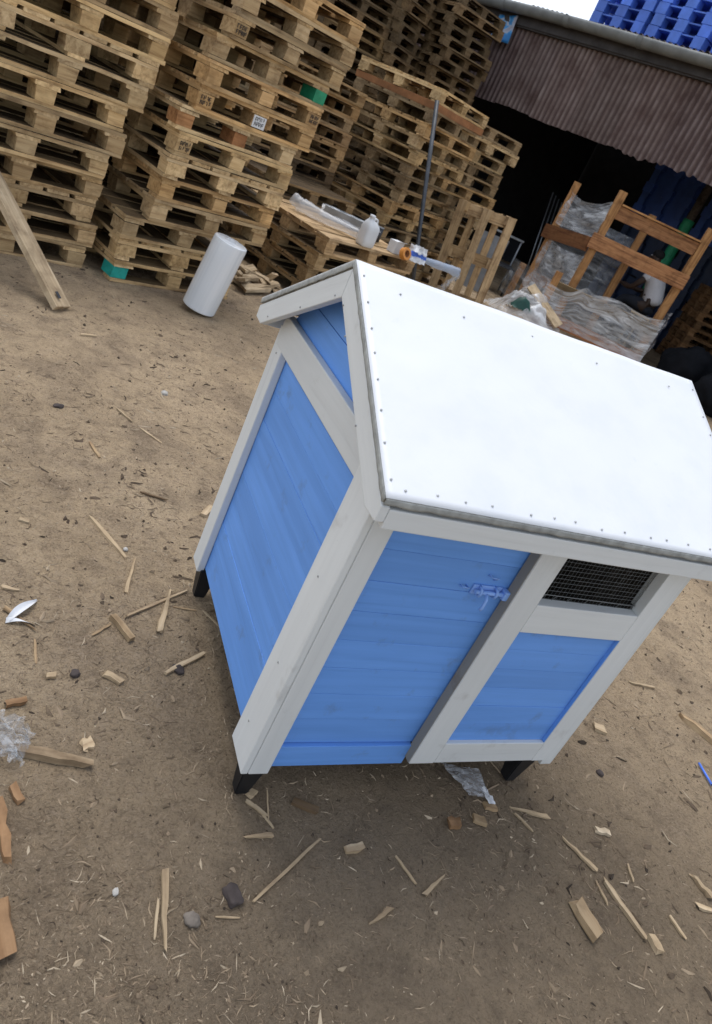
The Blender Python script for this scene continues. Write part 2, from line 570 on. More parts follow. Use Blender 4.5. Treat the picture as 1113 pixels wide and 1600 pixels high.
gx = axis_coords(-70, 90, -1.6, 3.4, 0.035)
gy = axis_coords(-70, 110, -0.9, 6.0, 0.035)
gv = [(x, y, gh(x, y)) for y in gy for x in gx]
nx = len(gx)
gf = [(j * nx + i, j * nx + i + 1, (j + 1) * nx + i + 1, (j + 1) * nx + i) for j in range(len(gy) - 1) for i in range(nx - 1)]
gme = bpy.data.meshes.new('ground')
gme.from_pydata(gv, [], gf)
for p in gme.polygons:
    p.use_smooth = True
gme.materials.append(M['earth'])
ground = mobj('ground', gme)
tag(ground, 'bare sandy brown earth of the yard', kind='structure')

# ------------------------------------------------------------------ shed
PL = Vector((5.66, 11.75, 0))
WD = Vector((0.3484, -0.9373, 0)).normalized()          # along the shed front, towards the camera's right
WN = Vector((-WD.y, WD.x, 0))
if WN.x < 0:
    WN = -WN                                             # into the shed
def shed_pt(s, d, z):
    p = PL + WD * s + WN * d
    return Vector((p.x, p.y, z))

shed = thing('shed', 'open fronted shed of rusty corrugated iron with a grey gutter', 'shed', tuple(shed_pt(2.5, 0, 0)), 0)

def corrugated(name, s0, s1, z0, z1, d, ragged=0.0, tint=(1, 1, 1), lean=0.0, parent=shed):
    vs, fs = [], []
    n = int((s1 - s0) / 0.098 * 8)
    c = shed_pt((s0 + s1) / 2, d, (z0 + z1) / 2)
    rows = 5
    rag = random.uniform(-1, 1)
    for i in range(n + 1):
        s = s0 + (s1 - s0) * i / n
        off = 0.021 * math.cos(2 * math.pi * s / 0.098)
        rg = ragged * (0.5 * noise.noise(Vector((s * 3.1, rag, 0))) + 0.35 * noise.noise(Vector((s * 11, rag, 3))))
        for r in range(rows):
            f = r / (rows - 1)
            zz = z0 + rg * (1 - f) + (z1 - z0) * f
            wob = 0.012 * noise.noise(Vector((s * 1.3, zz * 1.7, rag * 5)))
            bend = -0.05 * max(0, 0.25 - f) * ragged * 4 * max(0, noise.noise(Vector((s * 2.2, 7, rag))))
            vs.append(shed_pt(s, d + off + wob + bend + lean * f, zz) - c)
    for i in range(n):
        for r in range(rows - 1):
            a = i * rows + r
            fs.append((a, a + rows, a + rows + 1, a + 1))
    me = mesh_from(name, vs, fs, M['corr'], True)
    at_ = me.attributes.new('valley', 'FLOAT', 'POINT')      # rust sits in the flutes
    for i in range(n + 1):
        s = s0 + (s1 - s0) * i / n
        for r in range(rows):
            at_.data[i * rows + r].value = 0.5 + 0.5 * math.cos(2 * math.pi * s / 0.098)
    return mobj(name, me, parent, Matrix.Translation(c), tint)

for i in range(12):
    s0 = -1.55 + i * 0.784
    k = random.uniform(0.9, 1.1)
    corrugated('corrugated_sheet', s0, s0 + 0.82, 2.60 + random.uniform(-0.02, 0.02), 3.80, 0.005 * (i % 2),
               0.12 if i in (6, 7, 9) else 0.02, (k * 1.05, k * random.uniform(0.90, 0.95), k * random.uniform(0.86, 0.93)))
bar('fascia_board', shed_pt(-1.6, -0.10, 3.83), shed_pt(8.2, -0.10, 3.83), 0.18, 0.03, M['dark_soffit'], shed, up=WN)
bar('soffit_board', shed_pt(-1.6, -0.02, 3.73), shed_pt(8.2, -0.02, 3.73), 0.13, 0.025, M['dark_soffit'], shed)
# half-round gutter with joints
gut = []
for sgn in (0,):
    vs, fs = [], []
    prof = [(-0.105 * math.cos(a), -0.105 * math.sin(a)) for a in np.linspace(-0.25, math.pi + 0.25, 13)]
    prof += [(x * 0.93, z * 0.93 + 0.001) for x, z in reversed(prof)]
    ss = np.linspace(-1.6, 8.2, 30)
    c = shed_pt(3, -0.235, 3.95)
    for s in ss:
        sag = 0.012 * math.sin(s * 1.1)
        for x, z in prof:
            vs.append(shed_pt(s, -0.235 + x, 3.95 + z + sag) - c)
    k = len(prof)
    for i in range(len(ss) - 1):
        for j in range(k):
            fs.append((i * k + j, i * k + (j + 1) % k, (i + 1) * k + (j + 1) % k, (i + 1) * k + j))
    gutter = mobj('gutter', mesh_from('gutter', vs, fs, M['pvc'], True), shed, Matrix.Translation(c))
for s in (-1.0, 0.35, 1.7, 3.05, 4.4, 5.75):
    vs, fs = [], []
    prof = [(-0.113 * math.cos(a), -0.113 * math.sin(a)) for a in np.linspace(-0.2, math.pi + 0.2, 13)]
    c = shed_pt(s, -0.235, 3.95)
    sag = 0.012 * math.sin(s * 1.1)
    for ds in (-0.05, 0.05):
        for x, z in prof:
            vs.append(shed_pt(s + ds, -0.235 + x, 3.95 + z + sag) - c)
    k = len(prof)
    fs = [(j, j + 1, k + j + 1, k + j) for j in range(k - 1)]
    mobj('gutter_joint', mesh_from('gutter_joint', vs, fs, M['pvc'], True), gutter, Matrix.Translation(c))
# roof, sloping up away from the gutter
for i in range(12):
    s0 = -1.55 + i * 0.784
    vs, fs = [], []
    n = 64
    c = shed_pt(s0 + 0.4, 3.0, 4.1)
    for q in range(n + 1):
        s = s0 + 0.82 * q / n
        off = 0.018 * math.cos(2 * math.pi * s / 0.098)
        for d in (-0.20, 2.0, 4.5, 7.2):
            vs.append(shed_pt(s, d, 4.005 + 0.045 * (d + 0.2) + off + (i % 2) * 0.012) - c)
    for q in range(n):
        for r in range(3):
            a = q * 4 + r
            fs.append((a, a + 4, a + 5, a + 1))
    mobj('roof_sheet', mesh_from('roof_sheet', vs, fs, M['corr'], True), shed, Matrix.Translation(c), (0.7, 0.7, 0.7))
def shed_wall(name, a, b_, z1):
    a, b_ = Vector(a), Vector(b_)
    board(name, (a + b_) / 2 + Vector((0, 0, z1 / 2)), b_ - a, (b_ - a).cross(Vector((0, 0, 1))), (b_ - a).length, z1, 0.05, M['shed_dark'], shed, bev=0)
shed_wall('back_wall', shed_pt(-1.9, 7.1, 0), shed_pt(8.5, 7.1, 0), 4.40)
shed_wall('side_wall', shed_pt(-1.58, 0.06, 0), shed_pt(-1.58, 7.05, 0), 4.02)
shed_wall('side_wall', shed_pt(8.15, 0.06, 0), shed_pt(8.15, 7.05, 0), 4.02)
for s in (-1.4, 8.0):
    bar('post', shed_pt(s, 0.09, 0.0), shed_pt(s, 0.09, 3.72), 0.1, 0.1, M['dirtywood'], shed, up=WN, bev=0.004)

# printed tin patch on the shed front
tp = shed_pt(0.28, -0.052, 3.62)
grid_sheet('tin_sign', lambda u, v: shed_pt(0.24 + 0.40 * u, -0.13 - 0.02 * math.sin(u * 5 + v * 3), 3.44 + 0.36 * v + 0.05 * u * v), 8, 8, M['tin'], None, 0.002)
tag(bpy.data.objects['tin_sign'], 'small blue and white weathered tin sheet at the upper left of the rusty wall', 'sign')

# added wall, keeps sky from showing through gaps in the pallet stacks
bw = thing('sky_block_wall', 'added dark board wall blocking the sky behind the tall pallet stacks', 'wall', (0.8, 13.6, 0), UH)
for i in range(19):
    c0 = Vector((1.2, 13.2, 0)) + U * (-6.5 + i * 0.8)
    board('sky_block_board', c0 + Vector((0, 0, 2.1)) + V * (0.032 * (i % 2)), (0, 0, 1), V, 4.2, 0.84, 0.03, M['dirtywood'], bw, bev=0)

# ------------------------------------------------------------------ wooden pallets
class Pallet:
    def __init__(s, L, D, n_top=6, single=False, fill=0.86, wood='wood'):
        s.L, s.D = L, D
        tb, tt, bh = 0.022, 0.022, 0.078
        lst = []
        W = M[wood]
        v = lambda nm, l, w, t: [board_mesh(nm, l, w, t, W, 3, 0.0035, 0, 0.003) for _ in range(4)]
        bots = v('bottom_board', L, 0.1, tb)
        tops = v('top_board', L, D / n_top * fill, tt)
        strs = v('stringer', D, 0.135, tt)
        blks = [board_mesh('block', 0.108, 0.14, bh, W, 1, 0.003, 0, 0) for _ in range(4)]
        I = Matrix.Identity(4)
        RZ = Matrix.Rotation(math.pi / 2, 4, 'Z')
        T = Matrix.Translation
        for y in (-D / 2 + 0.05, 0, D / 2 - 0.05):
            lst.append(('bottom_board', bots, T((0, y, tb / 2))))
            for x in (-L / 2 + 0.054, 0, L / 2 - 0.054):
                lst.append(('block', blks, T((x, y * (D / 2 - 0.07) / (D / 2 - 0.05), tb + bh / 2))))
        for x in (-L / 2 + 0.07, 0, L / 2 - 0.07):
            lst.append(('stringer', strs, T((x, 0, tb + bh + tt / 2)) @ RZ))
        for k in range(n_top):
            y = -D / 2 + D / n_top * (0.43 if k == 0 else (n_top - 0.43 if k == n_top - 1 else k + 0.5))
            lst.append(('top_board', tops, T((0, y, tb + bh + tt * 1.5))))
        s.parts = lst
        s.joined = []
        if single:
            for _ in range(4):
                vs, fs = [], []
                for nm, ms, mt in lst:
                    me = random.choice(ms)
                    o = len(vs)
                    vs += [mt @ v_.co for v_ in me.vertices]
                    fs += [tuple(o + q for q in p.vertices) for p in me.polygons]
                s.joined.append(mesh_from('pallet_frame', vs, fs, W))

TAN = [(1.12, 1.08, 1.0), (1.0, 1.0, 1.0), (0.92, 0.90, 0.88), (1.1, 0.98, 0.84), (0.82, 0.80, 0.78), (1.15, 1.12, 1.05)]
REAR_SHADE = [(0.40, 0.39, 0.38), (0.33, 0.32, 0.31), (0.28, 0.27, 0.26)]  # rear-row tones, lowered to stand for shade deep in the stacks
GREY = [(0.60, 0.62, 0.66), (0.50, 0.52, 0.55), (0.68, 0.66, 0.66), (0.55, 0.53, 0.52)]
def place_pallet(proto, name, label, group, mat, tone, special=None, whole=False):
    if whole:
        o = mobj(name, random.choice(proto.joined), None, mat, tone)
        return tag(o, label, 'pallet', group)
    e = bpy.data.objects.new(name, None)
    e.empty_display_size = 0.1
    put(e, None, mat)
    tag(e, label, 'pallet', group)
    nb = 0
    marks = []
    for nm, ms, lm in proto.parts:
        o = bpy.data.objects.new(nm, random.choice(ms))
        k = random.uniform(0.84, 1.14)
        h = random.uniform(-0.05, 0.05)
        o.color = (tone[0] * k * (1 + h * 0.4), tone[1] * k, tone[2] * k * (1 - h), 1)
        if nm == 'block':
            if special and nb in special:
                c = special[nb]
                if c in ('stamp', 'label'):
                    marks.append((o, c, mat @ lm))
                elif isinstance(c, str):
                    o.data = o.data.copy()
                    o.data.materials[0] = M[c]
                    o['label'] = c + ' painted block'
                else:
                    o.color = (*c, 1)
            nb += 1
        jm = Matrix.Translation((random.uniform(-0.004, 0.004), random.uniform(-0.003, 0.003), 0))
        put(o, e, mat @ lm @ jm)
    for o, c, m4 in marks:
        fy = -0.0725
        base = o
        if c == 'label':
            base = mobj('paper_label', mesh_from('paper_label', [(-.05, fy - .0015, -.036), (.05, fy - .0015, -.036), (.05, fy - .0015, .037), (-.05, fy - .0015, .037),
                        (-.05, fy, -.036), (.05, fy, -.036), (.05, fy, .037), (-.05, fy, .037)],
                        [(0, 1, 2, 3), (7, 6, 5, 4), (0, 4, 5, 1), (1, 5, 6, 2), (2, 6, 7, 3), (3, 7, 4, 0)], M['paper']), e, m4)
        vs, fs = [], []
        for row in range(2):
            for k in range(4):
                x0 = -0.036 + k * 0.019 + random.uniform(-.001, .001)
                z0 = 0.004 - row * 0.030
                for (dx, dz, w, h) in ((0, 0, .004, .024), (0.004, 0.020, .009, .004), (0.011, 0.002 + 0.008 * (k % 2), .003, .018), (0.004, 0.009, .007, .003)):
                    if random.random() < 0.22:
                        continue
                    o_ = len(vs)
                    for yy in (fy - .0026, fy - .0005):
                        vs += [(x0 + dx, yy, z0 + dz), (x0 + dx + w, yy, z0 + dz), (x0 + dx + w, yy, z0 + dz + h), (x0 + dx, yy, z0 + dz + h)]
                    fs += [tuple(o_ + q for q in f) for f in ((0, 1, 2, 3), (0, 4, 5, 1), (1, 5, 6, 2), (2, 6, 7, 3), (3, 7, 4, 0))]
        if base is o:
            mobj('stamp', mesh_from('stamp', vs, fs, M['stamp']), e, m4)
        else:
            mobj('print', mesh_from('print', vs, fs, M['stamp']), base, m4)
    return e

PR = {}
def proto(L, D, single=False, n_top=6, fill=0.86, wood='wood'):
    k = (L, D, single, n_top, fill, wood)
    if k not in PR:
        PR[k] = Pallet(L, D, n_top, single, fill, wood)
    return PR[k]

def stack(desc, group, corner, heading, L, D, n, tones, shifts=None, dshift=None, special={}, whole=False, jit=0.02, rot=0.02,
          start=0, name='pallet', z0=0.0, turned=(), right_corner=False, wood_top=False):
    """corner: near-left (or near-right) ground corner of the long face; heading along the face"""
    h = R_(heading)
    u = Vector((math.cos(h), math.sin(h), 0))
    v = Vector((-math.sin(h), math.cos(h), 0))
    c0 = Vector((corner[0], corner[1], 0))
    if right_corner:
        c0 = c0 - u * L
    out = []
    for k in range(start, n):
        sh = shifts[k] if shifts and k < len(shifts) else (shifts[-1] if shifts else 0)
        dd = dshift[k] if dshift and k < len(dshift) else (dshift[-1] if dshift else 0)
        ctr = c0 + u * (L / 2 + sh + random.uniform(-jit, jit)) + v * (D / 2 + dd + random.uniform(-jit, jit))
        ctr.z = z0 + 0.1447 * k
        m4 = Matrix.Translation(ctr) @ Matrix.Rotation(h + random.uniform(-rot, rot), 4, 'Z')
        pr_ = proto(L, D, whole)
        if k in turned:
            pr_ = proto(D, L, whole)
            m4 = m4 @ Matrix.Rotation(math.pi / 2, 4, 'Z')
        elif random.random() < 0.4:
            m4 = m4 @ Matrix.Rotation(math.pi, 4, 'Z') if not (k in special) else m4
        if wood_top and k == n - 1:
            pr_ = proto(L, D, whole, wood='wood_unshaded')
        tone = tones[k % len(tones)] if isinstance(tones, tuple) else random.choice(tones)
        kk = random.uniform(0.9, 1.1)
        tone = tuple(x * kk for x in tone)
        pos = 'lowest' if k == 0 else ORD[k + 1]
        lab = f'{pos} pallet {"" if k == 0 else "from the ground "}in {desc}' if k else f'bottom pallet on the ground in {desc}'
        out.append(place_pallet(pr_, name, lab, group, m4, tone, special.get(k), whole))
    return out

# front left stack (leaves the frame on the left)
stA = stack('the front left stack', 'wooden pallets in the front left stack', (-0.29, 3.86), 21, 0.95, 1.15, 13, TAN,
            [0, .02, 0, 0, .0, .10, .06, .16, .2, .2, .2, .2, .2], right_corner=True, turned=(2, 8), special={8: {1: 'stamp'}, 5: {0: (0.8, 0.8, 0.8)}})
stB = stack('the front stack standing on a turquoise block', 'wooden pallets in the second front stack', (-0.12, 3.75), 22, 0.93, 1.15, 14, TAN,
            [0, .02, 0, .165, .165, .17, .185, .19, .27, .27, .26, .35, .38, .38], special={0: {0: 'teal'}, 2: {0: (0.75, 0.75, 0.75)}, 8: {0: 'stamp', 1: 'label'}, 11: {0: 'stamp'}, 6: {0: 'stamp'}, 9: {2: 'stamp'}, 7: {0: (0.82, 0.58, 0.46), 1: (0.78, 0.50, 0.38)}, 10: {2: 'green'}}, turned=(1, 5), right_corner=False)
# rows added behind the two front stacks, toned dark to deepen their gaps
cA = Vector((-0.29, 3.86, 0)) + V * 1.22 + U * 0.05
stack('the row behind the front left stack', 'wooden pallets behind the front left stack', cA, 21, 0.95, 1.15, 14, REAR_SHADE, whole=True, right_corner=True, jit=0.04)
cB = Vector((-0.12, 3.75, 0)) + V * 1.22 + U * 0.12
stack('the row behind the turquoise block stack', 'wooden pallets behind the turquoise block stack', cB, 22, 0.95, 1.15, 15, REAR_SHADE, whole=True, jit=0.05)

# work bench made of four pallets
stBench = stack('the low stack used as a work bench', 'wooden pallets of the work bench stack', (1.58, 4.74), 23.5, 1.22, 1.15, 4, ((0.5, 0.5, 0.5), (0.62, 0.6, 0.58), (0.66, 0.64, 0.62), (1.02, 0.98, 0.92)),
                [-.06, -.03, -.05, 0.0], [0.02, .05, 0.03, 0.0], jit=0.01, wood_top=True)
# a second low stack right behind the bench
stack('the low dark stack behind the work bench', 'low dark pallets behind the bench', (1.28, 6.0), 21, 1.2, 0.8, 5, GREY, jit=0.04, rot=0.05)
# middle stacks
stack('the grey brown stack behind the bench at left', 'wooden pallets in the left middle stack', (2.36, 7.2), 21, 1.2, 1.0, 12,
      ((0.3, 0.29, 0.28), (0.62, 0.58, 0.55), (0.7, 0.64, 0.6), (0.22, 0.21, 0.20), (0.20, 0.19, 0.19), (0.22, 0.2, 0.2), (0.74, 0.66, 0.58), (0.78, 0.7, 0.64), (0.7, 0.62, 0.58), (0.66, 0.62, 0.6), (0.72, 0.62, 0.52), (0.6, 0.55, 0.5)), right_corner=True, jit=0.03, turned=(3, 7))
stack('the grey brown stack left of that', 'wooden pallets hidden behind the front stacks', (1.12, 6.75), 21, 1.2, 1.0, 12, GREY, right_corner=True, jit=0.03, whole=True)
D2C = (3.0, 6.85)
stack('the middle stack that the steel pole leans on', 'wooden pallets in the middle stack with the pole', D2C, 30, 1.15, 1.18, 13, [tuple(x * 0.74 for x in t) for t in TAN[:4] + GREY[2:3]], jit=0.03, rot=0.05, turned=(4, 5, 9))
h_ = R_(30)
u2, v2 = Vector((math.cos(h_), math.sin(h_), 0)), Vector((-math.sin(h_), math.cos(h_), 0))
cd = Vector((*D2C, 0)) + u2 * 0.575 + v2 * 0.60
bd = board('brown_board', cd + Vector((0, 0, 13 * 0.1447 + 0.039)), u2, (0, 0, 1), 1.12, 1.22, 0.072, M['card'], None, bev=0.004, jit=0.006)
tag(bd, 'reddish brown board lying under the top pallet of the stack with the pole', 'board')
tp = Matrix.Translation(cd + Vector((0, 0, 13 * 0.1447 + 0.078))) @ Matrix.Rotation(h_ + 0.02, 4, 'Z')
place_pallet(proto(1.15, 1.2), 'pallet', 'topmost pallet above the brown board on the stack with the pole', 'wooden pallets in the middle stack with the pole', tp, (1.15, 1.12, 1.05))
stack('the ragged stack beside the dark shed opening', 'wooden pallets in the ragged stack by the opening', (4.62, 7.62), 16, 1.1, 1.0, 14, [tuple(x * 0.8 for x in t) for t in GREY[2:] + TAN[1:5:2]],
      [0, 0, .02, -.05, .03, -.06, .04, -.02, .05, .02, .08, -.02, .05, 0.1], right_corner=True, jit=0.05, rot=0.12, turned=(2, 6, 10, 12))
# tall dark stacks against the back
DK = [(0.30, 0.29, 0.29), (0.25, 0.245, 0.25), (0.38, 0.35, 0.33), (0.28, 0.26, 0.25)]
gE = 'dark wooden pallets in the tall stacks at the back'
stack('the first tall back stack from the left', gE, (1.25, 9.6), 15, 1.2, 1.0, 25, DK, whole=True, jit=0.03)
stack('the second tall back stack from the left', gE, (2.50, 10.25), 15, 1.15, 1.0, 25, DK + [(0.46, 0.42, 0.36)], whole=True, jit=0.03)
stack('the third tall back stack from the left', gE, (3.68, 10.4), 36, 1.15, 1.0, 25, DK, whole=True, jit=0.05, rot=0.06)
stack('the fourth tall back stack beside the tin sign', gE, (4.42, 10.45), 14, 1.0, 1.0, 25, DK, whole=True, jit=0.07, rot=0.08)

# pallet leaning on edge against the ragged stack
lp_top = Vector((4.30, 7.10, 1.24))
lp_dir = Vector((0.80, -0.60, 0)).normalized()
lp_up = Vector((-0.10, 0.14, 1.0)).normalized()
lp_n = lp_dir.cross(lp_up)
lm = Matrix((lp_up, lp_dir, lp_up.cross(lp_dir))).transposed().to_4x4()
lm.translation = Vector((4.36, 6.88, 0.0)) + lp_up * 0.6
place_pallet(proto(1.2, 0.74, n_top=5, fill=0.55, wood='wood_unshaded'), 'pallet', 'pallet standing on edge and leaning between the pole and the dark opening', None, lm, (0.98, 0.95, 0.9))

# ------------------------------------------------------------------ the dog kennel
B0 = 0.1125                      # underside of the body above ground
W_, D_ = 0.976, 0.7936
RX = 1.0516                     # right end of the roof
kn = thing('dog_kennel', 'blue and white painted wooden dog kennel with a sheet metal gable roof', 'dog kennel', (0.5, 0.4, 0))
K = lambda x, y, z: Vector((x, y, z + B0))
def kbox(name, x0, x1, y0, y1, z0, z1, mat, parent=kn, bev=0.0018, jit=0.0, long=None):
    d = [x1 - x0, y1 - y0, z1 - z0]
    ax = [Vector((1, 0, 0)), Vector((0, 1, 0)), Vector((0, 0, 1))]
    o = sorted(range(3), key=lambda i: -d[i])
    if long is not None:
        o = [long] + [i for i in o if i != long]
    return board(name, K((x0 + x1) / 2, (y0 + y1) / 2, (z0 + z1) / 2), ax[o[0]], ax[o[2]], d[o[0]], d[o[1]], d[o[2]], mat, parent, bev=bev, jit=jit)

RZ_, PIT = 1.134, math.tan(0.5053)
roof_z = lambda y: RZ_ - abs(y - D_ / 2) * PIT
# floor and planked walls (each plank on its own)
for i in range(6):
    y0 = 0.02 + i * 0.126
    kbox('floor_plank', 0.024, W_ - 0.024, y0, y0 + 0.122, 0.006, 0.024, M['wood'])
zs = [0.078 + i * 0.0855 for i in range(10)]
for i in range(9):          # front wall left of the door
    z0, z1 = zs[i], min(zs[i] + 0.0848, 0.845)
    jy = random.uniform(-0.0006, 0.0006)
    kbox('wall_plank', 0.03, 0.47, 0.004 + jy, 0.022 + jy, z0, z1, M['blue'], bev=0.0011)
kbox('bottom_rail', 0.048, 0.437, -0.006, 0.018, 0.004, 0.075, M['blue'])
for i in range(9):
    z0 = 0.01 + i * 0.093
    for nm, x0, x1 in (('wall_plank', 0.006, 0.022), ('wall_plank', W_ - 0.022, W_ - 0.006)):
        jx = random.uniform(-0.0006, 0.0006)
        kbox(nm, x0 + jx, x1 + jx, 0.02, D_ - 0.02, z0, z0 + 0.0924, M['blue'], bev=0.0011)
    kbox('wall_plank', 0.03, W_ - 0.03, D_ - 0.022, D_ - 0.004, z0, z0 + 0.0924, M['blue'], bev=0.0011)
for x0 in (0.007, W_ - 0.023):   # gable triangles
    for z0, z1 in ((0.8475, 0.94), (0.942, 1.035), (1.037, 1.105)):
        pts = []
        for y, z in ((D_ / 2 - (RZ_ - z0) / PIT + 0.03, z0), (D_ / 2 + (RZ_ - z0) / PIT - 0.03, z0),
                     (D_ / 2 + (RZ_ - z1) / PIT - 0.03, z1), (D_ / 2 - (RZ_ - z1) / PIT + 0.03, z1)):
            pts.append(K(x0, min(max(y, 0.01), D_ - 0.01), z))
        prism('wall_plank', pts, (1, 0, 0), 0.016, M['blue'], kn, bev=0.001, dx=(0, 1, 0))
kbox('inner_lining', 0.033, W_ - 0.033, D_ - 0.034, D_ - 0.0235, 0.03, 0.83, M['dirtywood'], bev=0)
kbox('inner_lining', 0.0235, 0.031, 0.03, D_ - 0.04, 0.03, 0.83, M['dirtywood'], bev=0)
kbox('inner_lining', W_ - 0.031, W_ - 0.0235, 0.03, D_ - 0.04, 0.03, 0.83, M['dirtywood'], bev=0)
# corner posts and white trims
kbox('corner_trim', -0.003, 0.048, -0.021, 0.003, -0.004, 0.835, M['white'], bev=0.003)
kbox('side_trim', -0.021, -0.0035, -0.0185, 0.094, -0.006, 0.845, M['white'], bev=0.003)
kbox('side_trim', -0.018, 0.005, 0.725, D_ + 0.005, -0.004, 0.83, M['white'], bev=0.003)
kbox('corner_trim', 0.935, W_ + 0.003, -0.015, 0.003, -0.004, 0.835, M['white'], bev=0.003)
kbox('side_trim', W_ - 0.005, W_ + 0.010, 0.0035, 0.09, -0.004, 0.845, M['white'], bev=0.003)
kbox('side_trim', W_ - 0.005, W_ + 0.010, 0.725, D_ + 0.005, -0.004, 0.83, M['white'], bev=0.003)
for sx0, sx1 in ((-0.0185, 0.005), (W_ - 0.005, W_ + 0.0125)):
    kbox('tie_rail', sx0, sx1, 0.004, 0.784, 0.776, 0.866, M['white'], bev=0.003)
# diagonal-looking gable: rake boards under the roof edge
ox, oy, orr = 0.0616, 0.1054, RX - W_
eave_y0, eave_y1 = -oy, D_ + oy
for xx, nx_ in ((-ox, 1), (W_ + orr - 0.019, 1)):
    for s in (-1, 1):
        ye = eave_y0 if s < 0 else eave_y1
        top = lambda y: roof_z(y) - 0.0195
        ym = D_ / 2 + s * 0.0006
        wv = 0.066
        zc = 0.8005
        yc = D_ / 2 + s * (RZ_ - (zc + wv + 0.0195)) / PIT
        pts = [K(xx, ym, top(ym)), K(xx, ye - s * 0.002, top(ye)), K(xx, ye - s * 0.002, zc + 0.003), K(xx, yc, zc), K(xx, ym, top(ym) - wv)]
        prism('rake_board', pts, (1, 0, 0), 0.019, M['white'], kn, bev=0.0025, dx=(0, s * 1.0, -PIT))
# eave fascias
for y0, y1 in ((eave_y0 + 0.001, eave_y0 + 0.02), (eave_y1 - 0.02, eave_y1 - 0.001)):
    kbox('fascia_board', -ox + 0.0195, W_ + orr - 0.0195, y0, y1, roof_z(eave_y0) - 0.066, roof_z(eave_y0) - 0.0225, M['white'], bev=0.003)
# roof deck boards (unpainted underside) and metal sheets
rd = thing
sl = Vector((0, 1, PIT)).normalized()
rise = math.hypot(D_ / 2 + oy, (D_ / 2 + oy) * PIT)
for s in (-1, 1):
    nrm = Vector((0, s * PIT, 1)).normalized()
    along = Vector((0, -s, PIT)).normalized()
    e0 = K(0, eave_y0 if s < 0 else eave_y1, roof_z(eave_y0))
    for k in range(5):
        c = e0 + along * (rise * (k + 0.5) / 5) - nrm * 0.0135
        c.x = (W_ + orr - ox) / 2
        board('roof_board', c, (1, 0, 0), nrm, W_ + orr + ox - 0.006, rise / 5 - 0.004, 0.013, M['raw_edge'], kn, bev=0.001)
    # sheet with a turned-down edge
    def fn(u, v, s=s, nrm=nrm, along=along, e0=e0):
        p = e0 + along * (rise * v)
        p.x = -ox - 0.001 + (W_ + orr + ox + 0.002) * u
        q = Vector((u * 4.2, v * 3.1, s * 3))
        edge = min(u, 1 - u, v) * 9
        w = 0.0032 * noise.noise(q) + 0.0010 * noise.noise(q * 3.7)
        return p + nrm * (w * min(1, edge + 0.12) + 0.0015)
    sheet = grid_sheet('roof_sheet', fn, 60, 36, M['zinc'], kn, 0.0012)
    # turned-down edges, unevenly hammered
    def strip(name, p0, p1, down, out, n=46, drop=0.014):
        def f(u, v):
            p = p0.lerp(p1, u)
            wv = 0.0005 * noise.noise(Vector((u * 23, s * 2, v))) + 0.0005 * noise.noise(Vector((u * 61, s, v)))
            dd = drop + (0.0030 * noise.noise(Vector((u * 27, 5 + s, 1))) if v > 0 else 0)
            return p + down * (dd * v) + out * (0.0013 + wv * (0.4 + v))
        return grid_sheet(name, f, n, 3, M['grey_edge'], sheet, 0.001)
    dn = -nrm
    up_l = e0 + along * rise
    for x, o in ((-ox, Vector((-1, 0, 0))), (W_ + orr, Vector((1, 0, 0)))):
        p0, p1 = e0.copy(), up_l.copy()
        p0.x = p1.x = x
        strip('edge_strip', p0, p1, dn, o)
    p0, p1 = e0.copy(), e0.copy()
    p0.x, p1.x = -ox, W_ + orr
    strip('edge_strip', p0, p1, Vector((0, 0, -1)), Vector((0, s, 0)), 80)
    # nail heads
    def nailmesh():
        vs, fs = tube_data([(0, 0, 0), (0, 0, 0.0016), (0, 0, 0.0024)], [0.0026, 0.0025, 0.001], 8)
        return mesh_from('nail', vs, fs, M['nail'], False)
    if s < 0:
        nm_ = nailmesh()
    else:
        nm_ = nm_
    pts = []
    n = 15
    for k in range(n):
        pts.append((0.02 + (W_ + orr + ox - 0.04) * (k + 0.3 + random.uniform(-.22, .22)) / n, 0.02 + random.uniform(-.004, .006)))
    for k in range(8):
        vv = rise * (k + 0.6 + random.uniform(-.15, .15)) / 8.2
        pts.append((0.012 + random.uniform(-.002, .004), vv))
        pts.append((W_ + orr + ox - 0.014, vv + random.uniform(-.02, .02)))
    for k in range(5):
        pts.append((0.1 + k * 0.21 + random.uniform(-.05, .05), rise - 0.05 + random.uniform(-.015, .01)))
    for x, vv in pts:
        p = e0 + along * vv + nrm * 0.0022
        p.x = x - ox
        mobj('nail', nm_, sheet, frame(p, (1, 0, 0), nrm))
# legs: black, tapered
def leg(cx_, cy_, top=0.062, bot=0.034):
    vs = [(sx * top / 2, sy * top / 2, B0 + 0.004) for sx, sy in ((-1, -1), (1, -1), (1, 1), (-1, 1))]
    vs += [(sx * bot / 2, sy * bot / 2, -0.006) for sx, sy in ((-1, -1), (1, -1), (1, 1), (-1, 1))]
    fs = [(0, 1, 2, 3), (7, 6, 5, 4)] + [(i, 4 + i, 4 + (i + 1) % 4, (i + 1) % 4) for i in range(4)]
    me = mesh_from('leg', vs, fs, None)
    bm = bmesh.new()
    bm.from_mesh(me)
    bmesh.ops.bevel(bm, geom=list(bm.edges), offset=0.003, segments=2, affect='EDGES')
    bm.to_mesh(me)
    bm.free()
    me.materials.append(M['black'])
    mobj('leg', me, kn, Matrix.Translation((cx_, cy_, 0)))
for cx_, cy_ in ((0.024, 0.024), (0.905, 0.030), (0.024, 0.745), (0.945, 0.745)):
    leg(cx_, cy_)
